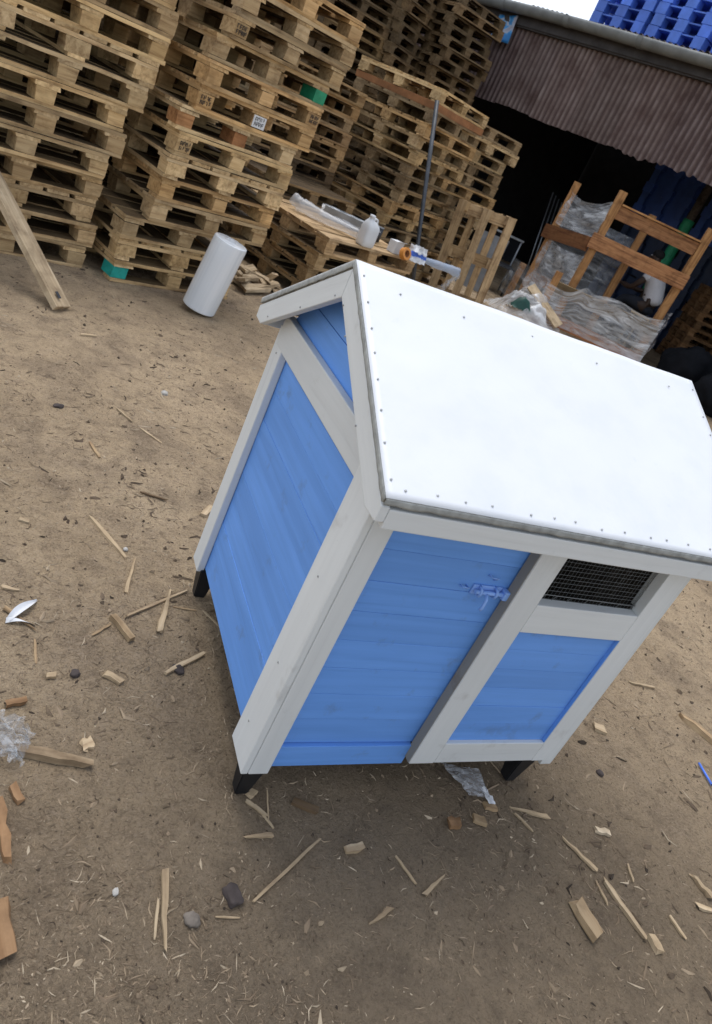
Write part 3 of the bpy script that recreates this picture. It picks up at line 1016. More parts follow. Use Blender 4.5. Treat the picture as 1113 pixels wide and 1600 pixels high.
# door: stiles, rails, sunk planks, wire window
fy0, fy1 = -0.031, -0.001
door = kbox('door', 0.4355, 0.514, fy0, fy1, 0.034, 0.835, M['white'], bev=0.0025)
kbox('door_edge', 0.4335, 0.4354, fy0 + 0.003, fy1, 0.035, 0.834, M['raw_edge'], parent=door, bev=0.0004)
kbox('stile', 0.866, 0.9400, fy0, fy1, 0.034, 0.835, M['white'], parent=door, bev=0.0025)
kbox('rail', 0.5145, 0.8655, fy0, fy1, 0.036, 0.112, M['white'], parent=door, bev=0.0025)
kbox('rail', 0.5145, 0.8655, fy0, fy1, 0.515, 0.602, M['white'], parent=door, bev=0.0025)
kbox('rail', 0.5145, 0.8655, fy0, fy1, 0.760, 0.835, M['white'], parent=door, bev=0.0025)
for i in range(6):
    z0 = 0.1125 + i * 0.0672
    z1 = min(z0 + 0.0666, 0.5145)
    jy = random.uniform(-0.0006, 0.0006)
    kbox('door_plank', 0.5150, 0.8655, -0.019 + jy, -0.004 + jy, z0, z1, M['blue'], parent=door, bev=0.0011)
kbox('painted_reveal', 0.8630, 0.8656, -0.0296, -0.0195, 0.113, 0.514, M['blue'], parent=door, bev=0.0004)
# reveals of the window
kbox('window_reveal', 0.882, 0.92, 0.001, 0.022, 0.605, 0.84, M['white'], parent=door)
kbox('window_reveal', 0.472, 0.513, 0.001, 0.022, 0.605, 0.84, M['white'], parent=door)
# wire netting
vs, fs = [], []
def add_wire(p, q, r=0.00075):
    global vs, fs
    a, f = tube_data([p, (Vector(p) + Vector(q)) / 2 + Vector((0, random.uniform(-.0015, .0015), random.uniform(-.001, .001))), q], r, 5)
    o = len(vs)
    vs += a
    fs += [tuple(o + x for x in t) for t in f]
c = K(0.68, -0.004, 0.69)
for i in range(13):
    z = 0.604 + i * 0.0127
    add_wire(K(0.512, -0.0035, z) - c, K(0.872, -0.0035 + random.uniform(-.002, .002), z + random.uniform(-.002, .002)) - c, 0.00034)
for i in range(28):
    x = 0.516 + i * 0.0127
    add_wire(K(x, -0.0026, 0.600) - c, K(x + random.uniform(-.002, .002), -0.0026, 0.764) - c, 0.0004)
for i in range(7):      # pale loose wire ends along the lower edge
    x = 0.53 + i * 0.052 + random.uniform(-.01, .01)
    add_wire(K(x, -0.006, 0.603) - c, K(x + 0.006, -0.010, 0.622) - c, 0.0008)
add_wire(K(0.516, -0.007, 0.619) - c, K(0.864, -0.007, 0.616) - c, 0.0009)
mobj('wire_mesh', mesh_from('wire_mesh', vs, fs, M['wire']), door, Matrix.Translation(c))
# barrel bolt, painted over in blue
zl = 0.603
plate = kbox('bolt', 0.335, 0.418, -0.0005, 0.0035, zl - 0.012, zl + 0.014, M['blue_pale'], bev=0.0006)
for x in (0.352, 0.398):
    tube('bolt_bracket', [K(x, 0.002, zl - 0.012), K(x, -0.012, zl - 0.009), K(x, -0.015, zl), K(x, -0.012, zl + 0.009), K(x, 0.002, zl + 0.012)], 0.0035, M['blue_pale'], plate, 6)
tube('bolt_rod', [K(0.340, -0.008, zl), K(0.44, -0.008, zl)], 0.0055, M['blue_pale'], plate, 10)
tube('bolt_handle', [K(0.372, -0.010, zl), K(0.370, -0.022, zl - 0.010), K(0.367, -0.026, zl - 0.030), K(0.365, -0.025, zl - 0.038)], 0.0038, M['blue_pale'], plate, 8)
kbox('bolt_keeper', 0.420, 0.4345, -0.016, 0.003, zl - 0.012, zl + 0.012, M['blue_pale'], parent=plate, bev=0.002)
tube('staple', [K(0.300, 0.004, zl + 0.004), K(0.302, -0.012, zl + 0.010), K(0.312, -0.013, zl + 0.012), K(0.316, 0.004, zl + 0.006)], 0.0018, M['blue_pale'], plate, 6)
tube('staple', [K(0.362, 0.004, zl + 0.042), K(0.364, -0.012, zl + 0.046), K(0.380, -0.012, zl + 0.046), K(0.384, 0.004, zl + 0.030)], 0.0018, M['blue_pale'], plate, 6)
# a split stub of plank showing at the top of the gable trim joint, and trim nails
for y, z in ((0.05, 0.55), (0.045, 0.30), (0.06, 0.80), (0.755, 0.76), (0.05, 0.10), (0.03, 0.815)):
    mobj('nail', nm_, kn, frame(K(-0.0212 if y < 0.2 else -0.0182, y, z), (0, 1, 0), (-1, 0, 0)))
for y, z in ((0.10, 0.888), (0.30, 0.995), (0.37, 1.04), (0.43, 1.04), (0.60, 0.945), (0.80, 0.84)):
    mobj('nail', nm_, kn, frame(K(-ox - 0.0002, y, z), (0, 1, 0), (-1, 0, 0)))

# ------------------------------------------------------------------ things by the stacks
# roll of white wrap standing on the ground
axis = Vector((0.135, -0.035, 1.0)).normalized()
base = Vector((0.465, 3.672, 0.018))
ro = thing('wrap_roll', 'white glossy roll of stretch film standing tilted on the ground by the pallets', 'film roll', tuple(base))
vs, fs = [], []
prof = [(0.040, 0.0), (0.108, 0.0), (0.114, 0.006), (0.115, 0.02), (0.115, 0.25), (0.1145, 0.36), (0.115, 0.485), (0.113, 0.497), (0.108, 0.50), (0.040, 0.499), (0.040, 0.0)]
N = 40
for r, z in prof[:-1]:
    for k in range(N):
        a = 2 * math.pi * k / N
        vs.append((r * math.cos(a), r * math.sin(a), z))
npf = len(prof) - 1
for i in range(npf):
    for k in range(N):
        j = (i + 1) % npf
        fs.append((i * N + k, i * N + (k + 1) % N, j * N + (k + 1) % N, j * N + k))
rm = frame(base, axis.orthogonal(), axis)
fr_ = mobj('film', mesh_from('film', vs, fs, M['filmroll'], True), ro, rm)
md = fr_.modifiers.new('edge', 'EDGE_SPLIT')
md.split_angle = R_(40)
vs, fs = [], []
for r, z in ((0.034, 0.0), (0.0395, 0.0), (0.0395, 0.505), (0.034, 0.505)):
    for k in range(24):
        a = 2 * math.pi * k / 24
        vs.append((r * math.cos(a), r * math.sin(a), z))
for i in range(4):
    for k in range(24):
        j = (i + 1) % 4
        fs.append((i * 24 + k, i * 24 + (k + 1) % 24, j * 24 + (k + 1) % 24, j * 24 + k))
mobj('core', mesh_from('core', vs, fs, M['paper'], True), ro, rm)

# plank leaning on the left stack
pk = thing('leaning_plank', 'pale plank leaning against the front left stack, foot on the ground', 'plank', (-0.41, 3.02, 0))
bar('plank', (-0.405, 3.0, 0.012), (-0.95, 3.60, 0.56), 0.112, 0.036, M['wood_new'], pk, up=(0.62, -0.5, 0.9), bev=0.003, jit=0.002, seg=4)
bar('nail_plate', (-0.425, 3.005, 0.062), (-0.448, 3.03, 0.085), 0.018, 0.006, M['dark_metal'], pk, up=(0.62, -0.5, 0.9))

# heap of broken offcuts beside the roll
random.seed(21)
for i in range(20):
    a = random.uniform(0, 6.28)
    rr = random.uniform(0, 0.28)
    c = Vector((1.0 + rr * math.cos(a) * 1.15, 4.75 + rr * math.sin(a), 0.02 + 0.13 * (1 - rr / 0.3) * random.uniform(0.3, 1)))
    d = Vector((random.uniform(-1, 1), random.uniform(-1, 1), random.uniform(-0.35, 0.35)))
    o = board('broken_offcut', c, d, (random.uniform(-.4, .4), random.uniform(-.4, .4), 1), random.uniform(0.12, 0.34), random.uniform(0.04, 0.09),
              random.uniform(0.012, 0.03), M['wood_new'], None, bev=0.001, jit=0.006)
    tag(o, 'short broken offcut in the heap between the white roll and the kennel roof', 'offcut', 'broken offcuts in the heap by the roll')

# things on the work bench (its top is 0.58 m up)
ZB = 4 * 0.1447
def wrinkled_tube(name, path, rad, mat, parent=None, seg=14, amp=0.25, n=26):
    P_ = [Vector(p) for p in path]
    pts, rs = [], []
    for i in range(n + 1):
        f = i / n * (len(P_) - 1)
        k = min(int(f), len(P_) - 2)
        pts.append(P_[k].lerp(P_[k + 1], f - k))
        rr = rad[k] + (rad[k + 1] - rad[k]) * (f - k) if hasattr(rad, '__len__') else rad
        rs.append(rr)
    c = pts[0].copy()
    vs, fs = tube_data([p - c for p in pts], rs, seg)
    vs2 = []
    for i, v_ in enumerate(vs):
        ctr = pts[i // seg] - c
        q = Vector((i // seg * 0.22, (i % seg) * 0.9, rs[0] * 50))
        vs2.append(ctr + (v_ - ctr) * (1 + amp * noise.noise(q) + amp * 0.6 * noise.noise(q * 2.7)))
    me = mesh_from(name, vs2, fs, mat, True)
    return mobj(name, me, parent, Matrix.Translation(c))
b1 = wrinkled_tube('wrapped_bundle', [(1.42, 5.50, ZB + 0.10), (1.50, 5.44, ZB + 0.065), (1.72, 5.28, ZB + 0.06), (1.99, 5.12, ZB + 0.055)], [0.05, 0.058, 0.05, 0.035], M['film_dense'])
tag(b1, 'long bundle wrapped in clear film lying along the bench left of the jerrycan', 'bundle')
fl = grid_sheet('hanging_film', lambda u, v: Vector((1.43 + 0.06 * u + 0.02 * math.sin(v * 7), 5.46 - 0.05 * u, ZB + 0.10 - 0.34 * v)) + Vector((0.02 * noise.noise(Vector((u * 3, v * 4, 1))), 0.03 * noise.noise(Vector((u * 4, v * 5, 2))), 0)), 8, 18, M['film'], None)
tag(fl, 'strip of clear film hanging down from the left end of the bench bundle', 'film')
tr = thing('steel_channel', 'film covered steel channel lying at the back of the bench', 'steel channel', (2.1, 5.72, ZB))
for k, (dy, dz, ww, tt) in enumerate(((0, 0.008, 0.13, 0.006), (-0.062, 0.05, 0.006, 0.09), (0.062, 0.05, 0.006, 0.09))):
    a = Vector((1.86, 5.85, ZB + dz + 0.01)) + Vector((0.3, 0.95, 0)).normalized() * dy
    bb = Vector((2.36, 5.62, ZB + dz + 0.01)) + Vector((0.3, 0.95, 0)).normalized() * dy
    bar('web' if k == 0 else 'flange', a, bb, ww, tt, M['steel'], tr)
cv = grid_sheet('film_cover', lambda u, v: Vector((1.84, 5.87, ZB + 0.10)).lerp(Vector((2.40, 5.60, ZB + 0.115)), u) + Vector((0.3, 0.95, 0)).normalized() * (0.22 * (v - 0.5)) + Vector((0, 0, -0.22 * abs(v - 0.5) ** 1.2 + 0.02 * noise.noise(Vector((u * 6, v * 5, 3))))), 22, 10, M['film_dense'], tr)

# jerrycan: rounded body with handle and cap
jc = thing('jerrycan', 'white plastic jerrycan standing on the bench of pallets', 'jerrycan', (2.0, 4.97, ZB), R_(25))
bm = bmesh.new()
def ring(z, w, d, y=0):
    return [bm.verts.new((w * math.copysign(abs(math.cos(t)) ** 0.5, math.cos(t)) + y, d * math.copysign(abs(math.sin(t)) ** 0.5, math.sin(t)), z)) for t in [2 * math.pi * k / 24 for k in range(24)]]
rs_ = [ring(0, 0.068, 0.05), ring(0.012, 0.080, 0.062), ring(0.06, 0.082, 0.064), ring(0.14, 0.081, 0.063), ring(0.172, 0.080, 0.060), ring(0.195, 0.070, 0.050, -0.004), ring(0.22, 0.045, 0.034, -0.018), ring(0.235, 0.022, 0.022, -0.03), ring(0.25, 0.020, 0.020, -0.03)]
for a, b_ in zip(rs_, rs_[1:]):
    for k in range(24):
        bm.faces.new((a[k], a[(k + 1) % 24], b_[(k + 1) % 24], b_[k]))
bm.faces.new(list(reversed(rs_[0])))
bm.faces.new(rs_[-1])
me = bpy.data.meshes.new('body')
bm.to_mesh(me)
bm.free()
for p in me.polygons:
    p.use_smooth = True
me.materials.append(M['jug'])
JM = WM[jc.name]
mobj('body', me, jc, JM)
c_ = tube('cap', [JM @ Vector((-0.03, 0, 0.246)), JM @ Vector((-0.03, 0, 0.272))], 0.025, M['jug'], jc, 16)
tube('handle', [JM @ Vector(p) for p in ((-0.005, 0, 0.225), (0.02, 0, 0.248), (0.05, 0, 0.238), (0.066, 0, 0.195))], 0.010, M['jug'], jc, 10)

# small things at the right end of the bench
bx = thing('white_carton', 'small white carton beside the orange tape on the bench', 'carton', (2.42, 5.22, ZB), R_(30))
mb = WM[bx.name]
board('body', mb @ Vector((0, 0, 0.055)), mb.to_3x3() @ Vector((1, 0, 0)), (0, 0, 1), 0.12, 0.09, 0.11, M['paper'], bx, bev=0.002)
board('lid_flap', mb @ Vector((0, -0.05, 0.113)), mb.to_3x3() @ Vector((1, 0, 0)), (0, 0.4, 1), 0.118, 0.05, 0.003, M['paper'], bx, bev=0.0005)
tpk = thing('tape_roll', 'orange roll of packing tape standing at the front edge of the bench', 'tape roll', (2.44, 5.02, ZB + 0.055))
def torus_tape(name, ri, ro_, w, mat, parent, m4):
    vs, fs = [], []
    N = 28
    for r, z in ((ri, -w / 2), (ro_, -w / 2), (ro_, w / 2), (ri, w / 2)):
        for k in range(N):
            a = 2 * math.pi * k / N
            vs.append((r * math.cos(a), r * math.sin(a), z))
    for i in range(4):
        for k in range(N):
            j = (i + 1) % 4
            fs.append((i * N + k, i * N + (k + 1) % N, j * N + (k + 1) % N, j * N + k))
    return mobj(name, mesh_from(name, vs, fs, mat), parent, m4)
tm = frame((2.44, 5.02, ZB + 0.055), (0.9, 0.35, 0), (-0.45, -0.85, 0.25))
torus_tape('tape', 0.034, 0.056, 0.05, M['orange'], tpk, tm)
torus_tape('core', 0.030, 0.0335, 0.05, M['card'], tpk, tm)
pkg = thing('plastic_packet', 'crumpled blue and white plastic packet beside the orange tape', 'packet', (2.56, 5.06, ZB))
cr = lambda u, v, s: 0.035 * noise.noise(Vector((u * 4, v * 4, s))) + 0.02 * noise.noise(Vector((u * 9, v * 9, s)))
grid_sheet('white_side', lambda u, v: Vector((2.49 + 0.19 * u, 5.03 + 0.06 * v + cr(u, v, 1), ZB + 0.012 + 0.14 * v + cr(v, u, 4) * 0.6)), 14, 12, M['paper'], pkg)
grid_sheet('blue_band', lambda u, v: Vector((2.49 + 0.19 * u, 5.022 + 0.06 * (0.35 + 0.25 * v) + cr(u, 0.35 + 0.25 * v, 1), ZB + 0.010 + 0.14 * (0.35 + 0.25 * v) + cr(0.35 + 0.25 * v, u, 4) * 0.6)), 14, 4, M['bluep'], pkg)
for i, (px, py, hh) in enumerate(((2.26, 5.40, 0.10), (2.33, 5.50, 0.13), (2.16, 5.46, 0.09))):
    jr = thing('small_tin', ['dark little tin right behind the jerrycan', 'tallest dark tin behind the jerrycan', 'leftmost dark tin behind the jerrycan'][i], 'tin', (px, py, ZB), 0, 'dark tins behind the jerrycan')
    tube('body', [(px, py, ZB), (px, py, ZB + hh)], 0.04, M['dark_metal'], jr, 18)
    tube('lid', [(px, py, ZB + hh), (px, py, ZB + hh + 0.008)], 0.043, M['steel'], jr, 18)
b2 = wrinkled_tube('film_tube', [(2.60, 5.10, ZB + 0.05), (2.75, 5.08, ZB + 0.055), (3.08, 5.08, ZB + 0.06)], [0.022, 0.032, 0.045], M['film_blue'], amp=0.2)
tag(b2, 'grey film wound on a tube that juts out past the right end of the bench', 'film tube')
f2 = grid_sheet('loose_film', lambda u, v: Vector((3.06 - 0.16 * v + 0.05 * u, 5.08 - 0.03 * u, ZB + 0.05 - 0.26 * v)) + Vector((0.03 * noise.noise(Vector((u * 4, v * 5, 6))), 0.05 * noise.noise(Vector((u * 3, v * 4, 8))), 0.03 * noise.noise(Vector((u * 4, v * 3, 9))))), 10, 16, M['film'], None)
tag(f2, 'loose clear film trailing down from the tube at the right end of the bench', 'film')
# the pole
po = thing('steel_pole', 'long grey steel pole leaning from behind the bench up to the top pallet', 'pole', (3.355, 6.20, 0))
tube('pipe', [(3.355, 6.20, 0.0), (3.24, 6.37, 0.58), (2.965, 6.775, 1.97)], 0.024, M['pole'], po, 12)
tube('socket', [(3.27, 6.325, 0.44), (3.243, 6.366, 0.57)], 0.036, M['dark_metal'], po, 12)
# ------------------------------------------------------------------ timber frame wrapped in film, in front of the shed opening
F1, F2, F3, F4 = Vector((6.41, 8.5, 0)), Vector((6.22, 7.25, 0)), Vector((7.32, 6.60, 0)), Vector((7.46, 7.89, 0))
fx = thing('timber_frame', 'tall frame of orange brown timber posts and rails partly wrapped in clear film', 'timber frame', tuple((F1 + F2 + F3 + F4) / 4))
fd = (F3 - F2).normalized()
fn_ = Vector((-fd.y, fd.x, 0))
Z = Vector((0, 0, 1))
WR = M['wood_red']
M['wood_orange'] = wood_mat('orange_pine', (0.56, 0.31, 0.13), (0.45, 0.23, 0.09), (0.20, 0.09, 0.035))
WO = M['wood_orange']
for p, h in ((F1, 1.97), (F2, 2.06), (F3, 2.10), (F4, 2.00)):
    board('post', p + Z * (h / 2), Z, fn_, h, 0.105, 0.085, WO, fx, bev=0.004, jit=0.002, seg=4)
off = -fn_ * 0.062
bar('rail', F2 + off * 0.0 + fd * 0.055 + Z * 1.80, F3 - fd * 0.055 + Z * 1.80, 0.17, 0.04, WR, fx, up=-fn_, bev=0.004, jit=0.003, seg=4)
bar('rail', F2 + fd * -0.10 + off + Z * 1.36, F3 + fd * 0.06 + off + Z * 1.37, 0.20, 0.035, WR, fx, up=-fn_, bev=0.004, jit=0.003, seg=4)
bar('top_board', F2 + fd * 0.06 + Z * 1.905 - fn_ * 0.0, F3 - fd * 0.06 + Z * 1.905, 0.12, 0.022, WO, fx, bev=0.002)
sd = (F1 - F2).normalized()
sn = Vector((sd.y, -sd.x, 0))
bar('rail', F2 + sd * 0.06 - Vector((0.07, 0, 0)) + Z * 1.29, F1 + sd * 0.15 - Vector((0.07, 0, 0)) + Z * 1.18, 0.20, 0.035, WR, fx, up=(1, 0, 0), bev=0.004, seg=4, tint=(0.62, 0.55, 0.5))
bar('rail', F3 + (F4 - F3) * 0.05 + Z * 1.36, F4 - (F4 - F3) * 0.05 + Z * 1.34, 0.16, 0.035, WR, fx, up=(1, 0, 0), bev=0.004, seg=4)
bar('rail', F1 + (F4 - F1) * 0.05 + Z * 0.5, F4 - (F4 - F1) * 0.05 + Z * 0.5, 0.16, 0.035, WR, fx, up=fn_, bev=0.004, seg=4)
bar('rail', F2 - fd * 0.30 + off + Z * 0.20, F3 + fd * 0.05 + off + Z * 0.20, 0.16, 0.035, WR, fx, up=-fn_, bev=0.004, seg=4, tint=(1.15, 1.0, 0.95))
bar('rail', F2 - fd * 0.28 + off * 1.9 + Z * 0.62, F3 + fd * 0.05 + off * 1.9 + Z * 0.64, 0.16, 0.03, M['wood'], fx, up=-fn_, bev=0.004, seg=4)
for q, h in ((F2 - fd * 0.26 + off * 1.9, 0.82), (F1 - Vector((0.10, -0.15, 0)), 0.62)):
    board('short_post', q + Z * (h / 2), Z, fn_, h, 0.10, 0.05, WO, fx, bev=0.003)
wr = lambda u, v, s, a: a * 0.75 * (noise.noise(Vector((u * 1.6, v * 3 + u * 1.5, s))) + 0.8 * (0.5 - abs(noise.noise(Vector((u * 3.6 + v, v * 5.0 - u * 3.0, s + 3))))) + 0.35 * (0.5 - abs(noise.noise(Vector((u * 8.0 - v * 3, v * 9.0 + u * 4.0, s + 5))))) + 0.12 * noise.noise(Vector((u * 3 + v * 2, v * 13 + u * 3, s + 9))))
# film between the back-left and front-left posts
grid_sheet('film_panel', lambda u, v: (F1 * (1 - u) + (F2 + (F3 - F2) * 0.0) * u) + Z * (1.33 + 0.055 * u + (0.52 + 0.03 * u - 0.13 * math.sin(math.pi * u)) * v) + Vector((-0.06 + wr(u, v, 1, 0.07), 0, 0)), 26, 22, M['film_dense'], fx)
grid_sheet('film_panel', lambda u, v: (F1 * (1 - u) + F2 * u) + Z * (0.22 + (0.92 - 0.06 * math.sin(math.pi * u)) * v) + Vector((-0.06 + wr(u, v, 2, 0.09), 0, 0)), 26, 30, M['film_dense'], fx)
grid_sheet('film_panel', lambda u, v: (F1 * (1 - u) + F4 * u) + Z * (0.30 + 1.30 * v) + fn_ * (wr(u, v, 3, 0.08)), 26, 30, M['film'], fx)
# low film skirt wrapped round the front
def skirt(u, v):
    a = F2 - fd * 0.36 + off * 2.3
    bq = F3 + fd * 0.06 + off * 2.3
    top = 0.64 + 0.22 * u + 0.10 * math.exp(-((u - 0.30) / 0.06) ** 2) - 0.05 * math.sin(u * 9)
    z = 0.16 + (top - 0.16) * v
    return a.lerp(bq, u) + Z * z - fn_ * (0.02 + wr(u, v, 5, 0.05) + 0.03 * v)
grid_sheet('film_skirt', skirt, 44, 22, M['film_dense'], fx)
grid_sheet('film_skirt', lambda u, v: (F3 + fd * 0.06 + off * 2.3).lerp(F3 + fd * 0.07 + fn_ * 0.75, u) + Z * (0.10 + (0.86 - 0.25 * u) * v) + fd * (0.02 + wr(u, v, 6, 0.05)), 20, 22, M['film_dense'], fx)
grid_sheet('film_skirt', lambda u, v: (F2 - fd * 0.36 + off * 2.3).lerp(F1 - Vector((0.2, -0.25, 0)), u) + Z * (0.10 + (0.56 - 0.02 * u) * v) - fd * (wr(u, v, 7, 0.05)), 20, 22, M['film'], fx)

# crumpled film heap left of it
hp = grid_sheet('film_heap', lambda u, v: Vector((5.25 + 0.95 * u, 7.05 + 0.75 * v - 0.35 * u, 0.02 + 0.42 * math.sin(math.pi * u) * math.sin(math.pi * v) * (1 + 0.5 * noise.noise(Vector((u * 5, v * 5, 2)))) + 0.07 * abs(noise.noise(Vector((u * 11, v * 11, 5)))))), 36, 30, M['film_dense'], None)
tag(hp, 'heap of crumpled clear film on the ground left of the timber frame', 'film')
g_ = grid_sheet('green_scrap', lambda u, v: Vector((5.35 + 0.30 * u, 7.10 + 0.16 * v - 0.10 * u, 0.20 + 0.16 * math.sin(3.1 * u) * math.sin(3.1 * v) + 0.05 * noise.noise(Vector((u * 5, v * 5, 1))))), 14, 10, M['dark_green'], None)
tag(g_, 'dark green plastic scrap lying in the heap of clear film', 'scrap')
wb = bar('loose_board', (5.65, 7.35, 0.50), (6.02, 6.85, 0.20), 0.14, 0.025, M['wood_new'], None, up=(-0.4, -0.5, 0.8))
tag(wb, 'pale board sloping down against the film wrapped corner of the timber frame', 'board')

# ------------------------------------------------------------------ inside the shed
def at(x, y, z):
    return Vector((x, y, z))
for i in range(5):
    x0 = 7.46 + 0.055 * i
    rdb = tube('steel_rod', [(x0 + 0.10, 10.10 - i * 0.05, 0.0), (x0 + 0.16, 10.65 - i * 0.05, 1.75 - 0.03 * i)], 0.011, M['steel'], None, 8)
    tag(rdb, ['leftmost', 'second from the left', 'middle', 'fourth from the left', 'rightmost'][i] + ' of the five thin steel rods leaning in the dark shed', 'rod', 'steel rods leaning inside the shed')
gp = thing('wrapped_post', 'upright shed post with green sheeting wrapped round its lower half', 'post', (9.25, 9.0, 0))
tube('pole', [(9.25, 9.0, 0), (9.25, 9.0, 3.9)], 0.07, M['dirtywood'], gp, 12)
wrinkled_tube('green_wrap', [(9.25, 9.0, 0.9), (9.25, 9.0, 2.25)], 0.095, M['green'], gp, amp=0.12)
ch = thing('metal_chair', 'dark metal chair frame standing in the shed left of the timber frame', 'chair', (6.25, 9.2, 0), R_(-25))
CM = WM[ch.name]
for x in (-0.24, 0.24):
    tube('leg', [CM @ Vector((x, -0.24, 0)), CM @ Vector((x, -0.24, 0.42))], 0.016, M['dark_metal'], ch, 8)
    tube('leg', [CM @ Vector((x, 0.24, 0)), CM @ Vector((x, 0.24, 0.42)), CM @ Vector((x, 0.28, 0.86))], 0.016, M['steel'], ch, 8)
board('seat', CM @ Vector((0, 0, 0.43)), CM.to_3x3() @ Vector((1, 0, 0)), Z, 0.52, 0.50, 0.03, M['dark_metal'], ch)
bar('back_rail', CM @ Vector((-0.27, 0.285, 0.86)), CM @ Vector((0.27, 0.285, 0.86)), 0.05, 0.03, M['steel'], ch)
bar('back_panel', CM @ Vector((0, 0.262, 0.48)), CM @ Vector((0, 0.28, 0.83)), 0.46, 0.012, M['tarp'], ch, up=CM.to_3x3() @ Vector((0, -1, 0)))
gb_ = board('grey_board', (5.52, 8.55, 0.42), (0.1, 0.15, 1), (-0.75, -0.65, 0.15), 0.85, 0.5, 0.02, M['greyp'], None)
tag(gb_, 'grey board standing on edge right of the leaning pallet', 'board')

class PPallet:
    def __init__(s, L, D, H=0.16):
        W = M['bluep']
        deck = board_mesh('deck_panel', L - 0.02, D - 0.016, 0.022, W, 1, 0, 0.004)
        rim = board_mesh('bottom_runner', D - 0.06, 0.13, 0.018, W, 1, 0, 0.003)
        foot = board_mesh('foot', 0.185, 0.17, H - 0.003, W, 1, 0, 0.003)
        T = Matrix.Translation
        RZ = Matrix.Rotation(math.pi / 2, 4, 'Z')
        s.parts = [('deck_panel', [deck], T((0, 0, H - 0.0235)))]
        for x in (-L / 2 + 0.10, 0, L / 2 - 0.10):
            s.parts.append(('bottom_runner', [rim], T((x, 0, 0.011)) @ RZ))
            for y in (-D / 2 + 0.08, 0, D / 2 - 0.08):
                s.parts.append(('foot', [foot], T((x, y, (H - 0.003) / 2))))
pp = PPallet(1.02, 1.0)
ba = math.atan2(WD.y, WD.x)
names3 = ['left', 'middle', 'right']
for si, s0 in enumerate((1.72, 2.80, 3.97)):
    for k in range(10):
        c = shed_pt(s0 + random.uniform(-.012, .012), 1.35, 4.115 + 0.162 * k)
        m4 = Matrix.Translation(c) @ Matrix.Rotation(ba + random.uniform(-.015, .015), 4, 'Z')
        kk = random.uniform(0.85, 1.1)
        nm = 'bottom' if k == 0 else ORD[k + 1]
        place_pallet(pp, 'plastic_pallet', f'blue plastic pallet, {nm}{"" if k == 0 else " from below"} in the {names3[si]} stack above the shed roof', 'blue plastic pallets stacked above the shed roof', m4, (kk, kk, kk))
# blue and dark plastic pallets on edge inside
for i, (x, y, z) in enumerate(((9.75, 10.35, 0.0), (9.75, 10.35, 1.02), (9.75, 10.35, 2.04), (10.45, 9.4, 0.0), (10.45, 9.4, 1.02), (10.45, 9.4, 2.04))):
    cen = Vector((x, y, z + 0.515))
    m4 = frame(cen, WD, WN)
    place_pallet(pp, 'plastic_pallet', 'dim %s plastic pallet standing on edge inside the shed, %s of the %s column' % ('blue' if z > 1.5 else 'grey blue', ['lowest', 'middle', 'topmost'][i % 3], ['left', 'right'][i // 3]),
                 'plastic pallets on edge inside the shed', m4, (0.5, 0.5, 0.5) if z > 1.5 else (0.3, 0.22, 0.14))
stack('the stack deep inside the shed at the right edge', 'wooden pallets inside the shed', (10.0, 8.35), -30, 1.2, 1.0, 10, [(0.55, 0.42, 0.36), (0.48, 0.38, 0.34)], jit=0.03, whole=True)
# dark sacks on the shed floor at the right
random.seed(5)
for i, (x, y, r) in enumerate(((8.0, 6.25, 0.42), (8.55, 5.9, 0.5), (7.95, 5.55, 0.34))):
    bm = bmesh.new()
    bmesh.ops.create_icosphere(bm, subdivisions=4, radius=1)
    for v_ in bm.verts:
        q = v_.co.copy()
        k = 1 + 0.22 * noise.noise(q * 1.5 + Vector((i * 7, 0, 0))) + 0.10 * noise.noise(q * 4 + Vector((0, i * 5, 0)))
        v_.co = Vector((q.x * r * k, q.y * r * k * 0.85, max(-0.30, q.z * r * k * 0.95) + 0.29))
    me = bpy.data.meshes.new('dark_sack')
    bm.to_mesh(me)
    bm.free()
    for p in me.polygons:
        p.use_smooth = True
    me.materials.append(M['tarp'])
    o = mobj('dark_sack', me, None, Matrix.Translation((x, y, 0)))
    tag(o, ['black sack slumped on the ground just right of the timber frame', 'largest black sack, at the right edge behind the kennel roof', 'smallest black sack, nearest the kennel roof corner'][i], 'sack', 'black sacks on the ground by the shed')

# ------------------------------------------------------------------ the worker
def skin_obj(name, verts, edges, radii, mat, parent, root=0, sub=2, M4=None):
    me = bpy.data.meshes.new(name)
    me.from_pydata([tuple(v_) for v_ in verts], edges, [])
    o = mobj(name, me, parent, M4 or Matrix.Identity(4))
    sk = o.modifiers.new('skin', 'SKIN')
    sk.use_smooth_shade = True
    for i, r in enumerate(radii):
        d = me.skin_vertices[0].data[i]
        d.radius = r if hasattr(r, '__len__') else (r, r)
        d.use_root = (i == root)
    ss = o.modifiers.new('sub', 'SUBSURF')
    ss.levels = ss.render_levels = sub
    me.materials.append(mat)
    return o

pe = thing('person', 'worker in a white t-shirt sitting bent forward behind the timber frame, seen from behind', 'person', (8.22, 7.72, 0.0), R_(112))
PM = WM[pe.name]
